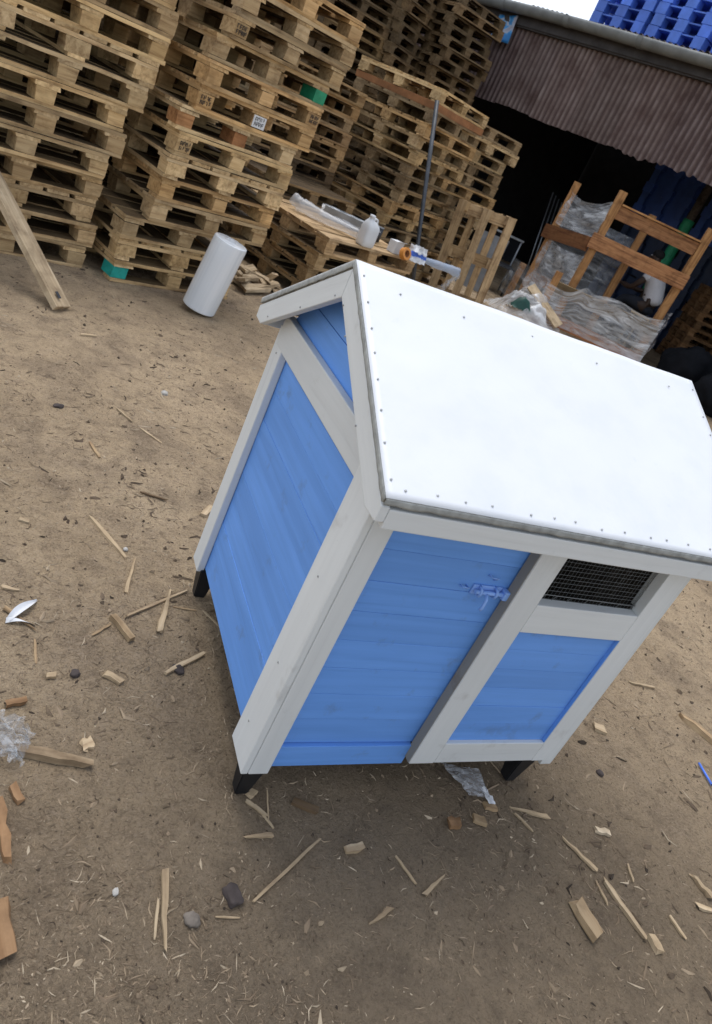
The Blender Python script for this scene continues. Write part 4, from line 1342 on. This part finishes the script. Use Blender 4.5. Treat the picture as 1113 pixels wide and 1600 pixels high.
# local axes: +x forward (where the worker faces), +y the worker's left
SH = 0.80
vb = [(0, 0, SH), (0.05, 0, SH + 0.18), (0.12, 0, SH + 0.34), (0.20, 0, SH + 0.47), (0.26, 0, SH + 0.545), (0.30, 0, SH + 0.60), (0.335, 0, SH + 0.68), (0.345, 0, SH + 0.76)]
eb = [(i, i + 1) for i in range(7)]
rb = [(0.15, 0.115), (0.14, 0.10), (0.155, 0.105), (0.13, 0.095), (0.055, 0.055), (0.055, 0.06), (0.078, 0.095), (0.06, 0.075)]
def limb(a, pts, radii):
    i0 = len(vb)
    for p, r in zip(pts, radii):
        vb.append(p)
        rb.append(r)
    eb.append((a, i0))
    for k in range(len(pts) - 1):
        eb.append((i0 + k, i0 + k + 1))
    return i0 + len(pts) - 1
for s in (-1, 1):
    w = limb(3, [(0.20, s * 0.17, SH + 0.44), (0.26, s * 0.24, SH + 0.30), (0.34, s * 0.25, SH + 0.17), (0.46, s * 0.20, SH + 0.15), (0.57, s * 0.13, SH + 0.16), (0.63, s * 0.10, SH + 0.165)],
             [0.062, 0.05, 0.042, 0.04, 0.028, (0.022, 0.038)])
    for k in range(4):
        y = s * 0.10 + (k - 1.5) * 0.021
        ln = (0.062, 0.074, 0.068, 0.052)[k]
        limb(w, [(0.665, y, SH + 0.165), (0.665 + ln * 0.55, y, SH + 0.155), (0.665 + ln * 0.8, y, SH + 0.125)], [0.0095, 0.009, 0.008])
    limb(w, [(0.63, s * 0.055, SH + 0.16), (0.665, s * 0.042, SH + 0.145)], [0.011, 0.009])
    limb(0, [(0.06, s * 0.10, SH - 0.02), (0.26, s * 0.14, SH + 0.0), (0.43, s * 0.16, SH - 0.03), (0.44, s * 0.16, SH - 0.28), (0.43, s * 0.16, 0.09), (0.47, s * 0.165, 0.045), (0.57, s * 0.175, 0.03)],
         [0.10, 0.085, 0.065, 0.058, 0.042, 0.045, 0.034])
skin_obj('body', vb, eb, rb, M['skin'], pe, 0, 2, PM)
ts_v = [(0, 0, SH + 0.02), (0.05, 0, SH + 0.18), (0.12, 0, SH + 0.34), (0.20, 0, SH + 0.47), (0.245, 0, SH + 0.53)]
ts_e = [(0, 1), (1, 2), (2, 3), (3, 4)]
ts_r = [(0.18, 0.17), (0.17, 0.16), (0.18, 0.165), (0.15, 0.13), (0.072, 0.07)]
for s in (-1, 1):
    i0 = len(ts_v)
    ts_v += [(0.20, s * 0.17, SH + 0.445), (0.25, s * 0.232, SH + 0.325)]
    ts_r += [0.080, 0.070]
    ts_e += [(3, i0), (i0, i0 + 1)]
skin_obj('t_shirt', ts_v, ts_e, ts_r, M['tshirt'], pe, 0, 2, PM)
tr_v = [(0.0, 0, SH + 0.03), (0.04, 0, SH - 0.01)]
tr_e = [(0, 1)]
tr_r = [(0.17, 0.13), (0.15, 0.125)]
for s in (-1, 1):
    i0 = len(tr_v)
    tr_v += [(0.08, s * 0.10, SH - 0.02), (0.26, s * 0.14, SH + 0.0), (0.43, s * 0.16, SH - 0.03), (0.44, s * 0.16, SH - 0.28), (0.43, s * 0.16, 0.13)]
    tr_r += [0.115, 0.10, 0.08, 0.072, 0.062]
    tr_e += [(1, i0), (i0, i0 + 1), (i0 + 1, i0 + 2), (i0 + 2, i0 + 3), (i0 + 3, i0 + 4)]
skin_obj('trousers', tr_v, tr_e, tr_r, M['trousers'], pe, 0, 2, PM)
def ball(name, c, r, mat, parent, M4):
    bm = bmesh.new()
    bmesh.ops.create_icosphere(bm, subdivisions=3, radius=1)
    for v_ in bm.verts:
        v_.co = Vector((v_.co.x * r[0], v_.co.y * r[1], v_.co.z * r[2])) + Vector(c)
    me = bpy.data.meshes.new(name)
    bm.to_mesh(me)
    bm.free()
    for p in me.polygons:
        p.use_smooth = True
    me.materials.append(mat)
    return mobj(name, me, parent, M4)
ball('hair', (0.325, 0, SH + 0.755), (0.095, 0.082, 0.075), M['hair'], pe, PM)
ball('nose', (0.432, 0, SH + 0.685), (0.016, 0.014, 0.020), M['skin'], pe, PM)
for s in (-1, 1):
    ball('ear', (0.335, s * 0.080, SH + 0.69), (0.018, 0.010, 0.030), M['skin'], pe, PM)
    ball('eye', (0.412, s * 0.030, SH + 0.71), (0.010, 0.011, 0.008), M['paper'], pe, PM)
st = thing('stool', 'wooden stool under the worker in the white t-shirt', 'stool', (8.22, 7.72, 0), R_(112))
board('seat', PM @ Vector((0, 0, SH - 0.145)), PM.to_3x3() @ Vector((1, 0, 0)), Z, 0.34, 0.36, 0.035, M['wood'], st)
for x in (-0.13, 0.13):
    for y in (-0.14, 0.14):
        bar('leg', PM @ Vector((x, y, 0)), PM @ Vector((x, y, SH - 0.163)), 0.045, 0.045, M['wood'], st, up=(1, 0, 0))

# ------------------------------------------------------------------ litter on the ground
random.seed(11)
def splinter(p, q, w, t, mat, kind='stick', tint=None):
    """a broken piece of wood with torn, tapering ends, lying on the ground between p and q"""
    p, q = Vector(p), Vector(q)
    L = (q - p).length
    vs, fs = [], []
    n = 5 if kind != 'block' else 3
    flip = random.random() < 0.5
    w = max(w, 0.003)
    for i in range(n + 1):
        f = i / n
        x = -L / 2 + L * f
        if kind == 'stick':
            tp_ = random.uniform(0.82, 1.0) * (0.72 if i in (0, n) else 1)
        elif kind == 'blade':
            tp_ = (1.0 - 0.72 * f ** 1.4) * random.uniform(0.85, 1.05) if flip else (1.0 - 0.72 * (1 - f) ** 1.4) * random.uniform(0.85, 1.05)
        else:
            tp_ = random.uniform(0.93, 1.0)
        bend = 0.12 * w * random.uniform(-1, 1)
        for sy, sz in ((-1, 0), (1, 0), (0.86, 1), (-0.9, 1)):
            ex = random.uniform(-1, 1) * (w * 0.55 if i in (0, n) else w * 0.06) * (0.35 if kind == 'block' else 1)
            vs.append((x + ex, sy * w / 2 * tp_ * random.uniform(0.9, 1.08) + bend, sz * t * (0.55 + 0.45 * tp_) * random.uniform(0.85, 1.1)))
    for i in range(n):
        a = i * 4
        for k in range(4):
            fs.append((a + k, a + (k + 1) % 4, a + 4 + (k + 1) % 4, a + 4 + k))
    fs += [(3, 2, 1, 0), (n * 4, n * 4 + 1, n * 4 + 2, n * 4 + 3)]
    c = (p + q) / 2
    c.z = gh(c.x, c.y) + 0.0015
    d = q - p
    d.z = gh(q.x, q.y) - gh(p.x, p.y)
    fm = frame(c, d, (random.uniform(-.12, .12), random.uniform(-.12, .12), 1))
    return fm, mesh_from('w', vs, fs, mat)

G_ = 'wood scraps scattered on the earth'
CH = [
 (-0.306,1.105,-0.201,0.879,.017,.010,'stick','n','wood_stick','straight pale stick left of the kennel, pointing at the back leg'),
 (-0.173,0.884,-0.211,0.720,.014,.008,'blade','n','wood_splinter','forked pale splinter just below the straight stick left of the kennel'),
 (-0.221,0.605,-0.012,0.748,.010,.006,'stick','n','wood_stick','long thin stick running towards the kennel below its back leg'),
 (-0.073,0.745,-0.128,0.546,.020,.010,'blade','n','wood_splinter','flat pale splinter lying across the long thin stick'),
 (-0.262,0.600,-0.211,0.510,.022,.018,'block','w','wood_block','short squared piece of wood left of the crossed sticks'),
 (-0.319,0.521,-0.268,0.567,.009,.005,'stick','w','wood_stick','small stick lying end to end with the short squared piece'),
 (-0.124,0.393,-0.001,0.473,.015,.008,'stick','n','wood_stick','pale stick lying beside the gable wall, below the crossed sticks'),
 (-0.292,0.380,-0.248,0.350,.021,.010,'block','n','wood_chip','small squarish chip with a curl behind it, left of the stick by the gable wall'),
 (-0.438,0.366,-0.413,0.367,.017,.010,'block','n','wood_chip','small pale chip left of the dark clod'),
 (-0.508,0.139,-0.341,0.098,.028,.018,'stick','n','wood_plank','thick pale piece of split plank at the left edge beside the clear plastic'),
 (-0.354,0.152,-0.327,0.166,.034,.008,'block','n','wood_chip','thin square chip just above the thick split plank'),
 (-0.526,0.270,-0.484,0.285,.019,.012,'block','r','wood_chip','orange brown chip at the left edge above the clear plastic'),
 (-0.469,0.489,-0.462,0.408,.007,.003,'stick','w','wood_stick','thin upright stick right of the white paper'),
 (-0.566,0.690,-0.512,0.678,.015,.008,'blade','n','wood_splinter','pale splinter at the left edge above the white paper'),
 (-0.120,1.291,-0.023,1.266,.010,.006,'stick','d','twig','dark twig lying high up left of the gable wall'),
 (0.116,1.213,0.158,1.279,.030,.010,'block','n','wood_chip','yellowish chip close against the back edge of the gable wall'),
 (-0.531,1.032,-0.500,1.025,.017,.006,'block','n','wood_chip','flat pale chip at the left edge, level with the straight stick'),
 (0.029,0.664,0.074,0.587,.008,.004,'stick','n','wood_stick','thin stick touching the bottom of the gable wall'),
 (-0.071,0.664,0.006,0.662,.008,.004,'stick','w','wood_stick','small level stick between the crossed sticks and the gable wall'),
 (-0.501,0.051,-0.481,0.009,.019,.012,'block','r','wood_chip','brown chip below the thick split plank'),
 (-0.524,0.010,-0.501,-0.130,.024,.018,'stick','r','wood_plank','dark reddish plank end at the left edge under the brown chip'),
 (-0.520,-0.215,-0.498,-0.310,.050,.016,'block','r','wood_board','orange brown board corner at the lower left edge'),
 (-0.192,-0.179,-0.206,-0.329,.018,.008,'blade','n','wood_splinter','upright wedge of pale wood at the bottom, left of the grey stone'),
 (-0.210,-0.232,-0.223,-0.305,.007,.004,'stick','n','wood_stick','thin splint alongside the upright wedge of pale wood'),
 (0.000,-0.255,0.202,-0.126,.009,.006,'stick','n','wood_stick','long thin stick slanting up right in front of the kennel'),
 (0.010,-0.108,0.082,-0.102,.014,.006,'blade','n','wood_splinter','leaf shaped splinter above the left end of the long slanting stick'),
 (0.030,-0.013,0.079,-0.053,.011,.006,'stick','n','wood_stick','short stick just in front of the near kennel leg'),
 (0.041,-0.003,0.059,0.014,.019,.008,'block','n','wood_chip','yellow chip touching the foot of the near kennel leg'),
 (0.096,0.016,0.082,-0.068,.005,.003,'stick','n','wood_stick','thin upright straw right of the near kennel leg'),
 (-0.093,-0.277,-0.037,-0.283,.005,.003,'stick','n','wood_stick','small level straw below the dark brown block'),
 (0.899,-0.358,0.910,-0.448,.050,.018,'block','w','wood_board','rectangular offcut of board lying at the lower right'),
 (1.047,-0.313,1.078,-0.473,.016,.010,'stick','n','wood_stick','long thick stick right of the rectangular offcut'),
 (0.985,-0.180,1.041,-0.279,.018,.008,'blade','n','wood_splinter','pale tapered splinter above the rectangular offcut'),
 (0.857,-0.069,0.977,-0.113,.015,.007,'blade','n','wood_splinter','flat splinter lying level right below the front right kennel leg'),
 (0.862,-0.088,0.894,-0.149,.009,.005,'stick','n','wood_stick','stick forming a V with the flat splinter below the front right leg'),
 (0.608,-0.109,0.645,-0.113,.032,.014,'block','r','wood_chip','reddish square chip in front of the door, below the clear film scrap'),
 (1.129,-0.169,1.171,-0.185,.021,.010,'block','p','wood_chip','bright nearly white oval chip right of the tapered splinter'),
 (1.980,0.269,2.10,0.06,.031,.024,'stick','w','wood_stick','thick dark edged stick at the right edge, the farthest one right of the kennel'),
 (1.422,0.212,1.468,0.195,.040,.012,'block','n','wood_chip','pale rhombic chip on the bare earth right of the door'),
 (0.443,-0.286,0.527,-0.247,.013,.007,'blade','n','wood_splinter','pale curved splinter near the bottom in front of the door'),
 (0.405,-0.187,0.432,-0.259,.008,.004,'stick','n','wood_stick','thin stick left of the pale curved splinter'),
 (1.020,-0.311,1.013,-0.374,.009,.005,'stick','n','wood_stick','thin stick parallel and left of the long thick stick'),
 (1.397,-0.340,1.411,-0.401,.025,.014,'blade','n','wood_splinter','thick pale splinter at the lower right edge'),
 (1.338,-0.420,1.420,-0.459,.018,.010,'blade','n','wood_splinter','splinter at the right edge, below the thick pale one'),
 (1.210,-0.435,1.214,-0.494,.011,.006,'stick','n','wood_stick','short stick near the lower right corner'),
 (1.099,-0.469,1.095,-0.508,.026,.014,'block','n','wood_chip','squared chip at the very bottom under the long thick stick'),
 (0.263,-0.159,0.313,-0.156,.021,.010,'block','n','wood_chip','tan chip in front of the blue bottom rail, right of the long slanting stick'),
 (0.276,-0.331,0.335,-0.308,.016,.008,'blade','n','wood_splinter','small splinter near the bottom, left of the pale curved one'),
 (-0.167,1.964,-0.108,1.876,.011,.006,'stick','n','wood_stick','pale straw high up on the earth, the upper of a pair'),
 (-0.073,1.833,0.007,1.729,.011,.006,'stick','n','wood_stick','pale straw high up on the earth, the lower of a pair'),
 (-0.296,1.619,-0.260,1.503,.013,.006,'stick','w','wood_stick','short stick on the bare earth above the straight pale stick'),
 (-0.310,2.727,-0.232,2.746,.017,.008,'block','n','wood_chip','pale chip on the far earth right of the leaning plank foot'),
 (1.842,0.450,1.953,0.420,.016,.010,'blade','n','wood_splinter','pale torn splinter on the earth behind the right corner of the kennel'),
 (1.168,-0.283,1.150,-0.331,.009,.005,'stick','n','wood_stick','small bent stick below the bright oval chip'),
 (0.092,-0.086,0.055,-0.023,.006,.004,'stick','n','wood_stick','straw between the leaf shaped splinter and the near leg'),
 (-0.55,0.60,-0.47,0.52,.013,.006,'blade','w','wood_splinter','brownish splinter just above the white paper'),
 (0.70,-0.10,0.735,-0.115,.028,.012,'block','w','wood_chip','brown chip right of the reddish square chip'),
 (0.76,-0.065,0.80,-0.075,.026,.010,'block','w','wood_chip','greyish chip between the brown chip and the V of sticks'),
 (0.16,-0.02,0.22,-0.05,.020,.010,'block','d','wood_chip','dark chip in the shade under the blue bottom rail'),
]
MATK = {'n': (M['wood_new'], (0.92, 0.90, 0.88)), 'w': (M['wood_unshaded'], (0.80, 0.80, 0.82)), 'r': (M['wood_unshaded'], (0.55, 0.45, 0.40)), 'd': (M['wood_unshaded'], (0.32, 0.30, 0.30)), 'p': (M['wood_new'], (1.35, 1.4, 1.5))}
for x0, y0, x1, y1, w, t, kind, mk, nm, lab in CH:
    mt, tint = MATK[mk]
    fm, me = splinter((x0, y0, 0), (x1, y1, 0), w, t, mt, kind)
    me.name = nm
    o = mobj(nm, me, None, fm, tint)
    tag(o, lab, 'wood scrap', G_)

def rock(name, c, r, mat, label, sq=0.7, seed=0, box=0.0, cat='stone'):
    bm = bmesh.new()
    bmesh.ops.create_icosphere(bm, subdivisions=3, radius=1)
    for v_ in bm.verts:
        q = v_.co.copy()
        if box:
            mx_ = max(abs(q.x), abs(q.y), abs(q.z))
            q = q.lerp(q / mx_ * 0.8, box)
        k = 1 + 0.28 * noise.noise(q * 1.6 + Vector((seed, 0, 0))) + 0.12 * noise.noise(q * 4.2 + Vector((0, seed, 0)))
        v_.co = Vector((q.x * r[0] * k, q.y * r[1] * k, q.z * r[2] * k))
    me = bpy.data.meshes.new(name)
    bm.to_mesh(me)
    bm.free()
    for p in me.polygons:
        p.use_smooth = True
    me.materials.append(mat)
    o = mobj(name, me, None, Matrix.Translation((c[0], c[1], gh(c[0], c[1]) + r[2] * 0.55)) @ Matrix.Rotation(seed * 1.3, 4, 'Z'))
    return tag(o, label, cat)
rock('clod', (-0.367, 0.374), (0.014, .012, .009), M['dark_stone'], 'dark round clod of earth left of the square chip', seed=1)
rock('stone', (-0.143, -0.279), (.018, .016, .010), M['stone'], 'rounded grey stone at the bottom, right of the upright wedge', seed=2)
rock('brown_block', (-0.044, -0.237), (.020, .028, .012), M['dark_stone'], 'dark brown block lying at the left end of the long slanting stick', seed=2.6, box=0.8, cat='block')
rock('clod', (-0.085, 0.41), (.020, .016, .008), M['dark_stone'], 'dark flat clod beside the stick by the gable wall', seed=4)
rock('clod', (-0.414, 1.869), (.022, .016, .008), M['dark_stone'], 'dark clod on the far earth left of the pair of straws', seed=5)
rock('pebble', (0.083, 2.256), (.020, .017, .012), M['pale_stone'], 'white pebble on the far earth behind the gable wall', seed=6)
rock('pebble', (-0.296, -0.21), (.006, .009, .005), M['pale_stone'], 'small white pebble near the bottom left', seed=7)
rock('pebble', (-0.20, 0.93), (.009, .008, .007), M['pale_stone'], 'small white pebble at the tip of the straight stick', seed=8)
rock('clod', (1.30, 0.02), (.014, .012, .009), M['dark_stone'], 'small dark clod right of the door corner on the earth', seed=9)

# plastic and paper
pl = grid_sheet('plastic_scrap', lambda u, v: Vector((-0.575 + 0.085 * u + 0.03 * v, 0.14 + 0.095 * v - 0.05 * u, 0.004 + 0.035 * abs(noise.noise(Vector((u * 4, v * 4, 1)))) + 0.03 * abs(noise.noise(Vector((u * 7, v * 7, 4)))))) + Vector((0.02 * noise.noise(Vector((u * 6, v * 6, 2))), 0.02 * noise.noise(Vector((u * 6, v * 6, 3))), 0)), 20, 20, M['film'], None)
tag(pl, 'crumpled clear plastic at the left edge above the thick split plank', 'plastic')
pa = grid_sheet('paper_scrap', lambda u, v: Vector((-0.54, 0.545, 0.008)).lerp(Vector((-0.468, 0.64, 0.012)), u) + Vector((0.9, -0.45, 0)) * (0.026 * (v - 0.5) * math.sin(math.pi * (0.15 + 0.8 * u))) + Vector((0, 0, 0.02 * abs(v - 0.5) + 0.010 * math.sin(u * 4))), 12, 6, M['paper'], None)
tag(pa, 'folded white paper strip at the left edge of the earth', 'paper')
pb = grid_sheet('paper_scrap', lambda u, v: Vector((-0.545, 0.548, 0.008)).lerp(Vector((-0.47, 0.543, 0.010)), u) + Vector((0, 1, 0)) * (0.012 * (v - 0.5)) + Vector((0, 0, 0.012 * math.sin(u * 3 + v))), 12, 4, M['paper'], None)
tag(pb, 'thin lower strip of white paper under the folded one at the left edge', 'paper')
fs_ = grid_sheet('film_scrap', lambda u, v: Vector((0.665, 0.075, 0.006)).lerp(Vector((0.80, 0.045, 0.006)), u * (1 - 0.5 * v)) + Vector((0.05 * v, -0.11 * v, 0.018 * abs(noise.noise(Vector((u * 5, v * 5, 3)))))), 14, 14, M['film_dense'], None)
tag(fs_, 'torn piece of clear film on the ground under the door', 'film')
fs2 = grid_sheet('film_scrap', lambda u, v: Vector((0.765, -0.015, 0.010)) + Vector((0.022 * u + 0.004 * v, -0.055 * v, 0.010 * noise.noise(Vector((u * 3, v * 4, 9))))), 6, 10, M['paper'], None)
tag(fs2, 'small shiny whitish strip hanging below the torn film under the door', 'film')
pen = thing('blue_pen', 'thin blue plastic tube lying at the right edge of the earth', 'tube', (1.838, 0.0, 0))
tube('barrel', [(1.849, 0.047, 0.006), (1.822, -0.045, 0.006)], 0.0045, M['bluep'], pen, 10)
tube('tip', [(1.822, -0.045, 0.008), (1.8185, -0.058, 0.007)], [0.0045, 0.0012], M['dark_metal'], pen, 10)

# fine litter nobody could count: shavings, straw, crumbs
rng = np.random.default_rng(3)
def litter(name, n, lrange, wrange, mat, label, near=True, tint=(1, 1, 1), clump=0.5):
    pts = []
    while len(pts) < n:
        if near:
            d = 0.35 + 6.2 * rng.random() ** 1.55
        else:
            d = 1.7 + 5.2 * rng.random()
        a = R_(58) + rng.uniform(-0.85, 0.85)
        x, y = -0.707 + d * math.cos(a), -1.04 + d * math.sin(a)
        if noise.noise(Vector((x * 1.7, y * 1.7, 4.0))) * clump + rng.random() * 0.9 < 0.28:
            continue
        pts.append((x, y))
    vs, fs = [], []
    for x, y in pts:
        L = lrange[0] + (lrange[1] - lrange[0]) * rng.random() ** 3
        w = wrange[0] + (wrange[1] - wrange[0]) * rng.random() ** 2
        t = w * rng.uniform(0.25, 0.8)
        a = rng.uniform(0, math.pi * 2)
        ca, sa = math.cos(a), math.sin(a)
        z0 = gh(x, y) + 0.0005
        tilt = rng.normal(0, 0.10)
        bend = rng.normal(0, 0.12) * L
        o = len(vs)
        for f, ww in ((-0.5, 0.45), (0.0, 1.0), (0.5, 0.3)):
            for sy, sz in ((-1, 0), (1, 0), (0, 1)):
                lx = f * L
                ly = sy * w * 0.5 * ww + (bend if f == 0.0 else 0)
                vs.append((x + lx * ca - ly * sa, y + lx * sa + ly * ca, z0 + max(-0.001, lx * tilt) + sz * t * (0.4 + 0.6 * ww)))
        for b0 in (0, 3):
            for k in range(3):
                fs.append((o + b0 + k, o + b0 + (k + 1) % 3, o + b0 + 3 + (k + 1) % 3, o + b0 + 3 + k))
        fs += [(o + 2, o + 1, o), (o + 6, o + 7, o + 8)]
    me = bpy.data.meshes.new(name)
    me.from_pydata(vs, [], fs)
    me.materials.append(mat)
    o = mobj(name, me, None, None, tint)
    tag(o, label, kind='stuff')
def litter_mat(name, cols):
    m, nt, b, out = new_mat(name)
    ge = nd(nt, 'ShaderNodeNewGeometry')
    c = ramp(nt, ge.outputs['Random Per Island'], cols)
    nt.links.new(c, b.inputs['Base Color'])
    b.inputs['Roughness'].default_value = 0.85
    b.inputs['Specular IOR Level'].default_value = 0.2
    return m
LM = litter_mat('shavings', [(0.0, (0.15, 0.11, 0.075)), (0.45, (0.26, 0.195, 0.13)), (0.8, (0.37, 0.285, 0.19)), (1.0, (0.52, 0.43, 0.31))])
LD = litter_mat('dark_bits', [(0.0, (0.05, 0.038, 0.028)), (0.6, (0.11, 0.08, 0.055)), (1.0, (0.17, 0.125, 0.085))])
litter('wood_shavings', 20000, (0.004, 0.042), (0.001, 0.004), LM, 'fine wood shavings and straw trodden into the earth', clump=0.95)
LS = litter_mat('soil_fibres', [(0.0, (0.10, 0.074, 0.05)), (0.4, (0.19, 0.142, 0.096)), (0.8, (0.29, 0.222, 0.15)), (1.0, (0.38, 0.30, 0.21))])
litter('soil_fibres', 30000, (0.003, 0.022), (0.0008, 0.004), LS, 'short fibres and crumbs mixed into the trodden earth', clump=0.9)
litter('wood_chips', 1300, (0.010, 0.055), (0.004, 0.013), LM, 'small wood chips strewn over the earth', clump=0.6)
litter('straw_litter', 6000, (0.010, 0.075), (0.002, 0.009), LM, 'straw and splinters strewn over the farther earth', near=False, clump=0.85)
litter('bark_litter', 1800, (0.008, 0.05), (0.005, 0.020), LD, 'dark bark and soil crumbs on the farther earth', near=False, clump=0.6)
litter('pale_flecks', 6000, (0.002, 0.008), (0.0015, 0.004), LM, 'tiny pale flecks of sawdust on the earth', clump=0.8)
litter('dark_crumbs', 4500, (0.003, 0.016), (0.002, 0.008), LD, 'dark crumbs of soil and bark on the earth', clump=0.5)
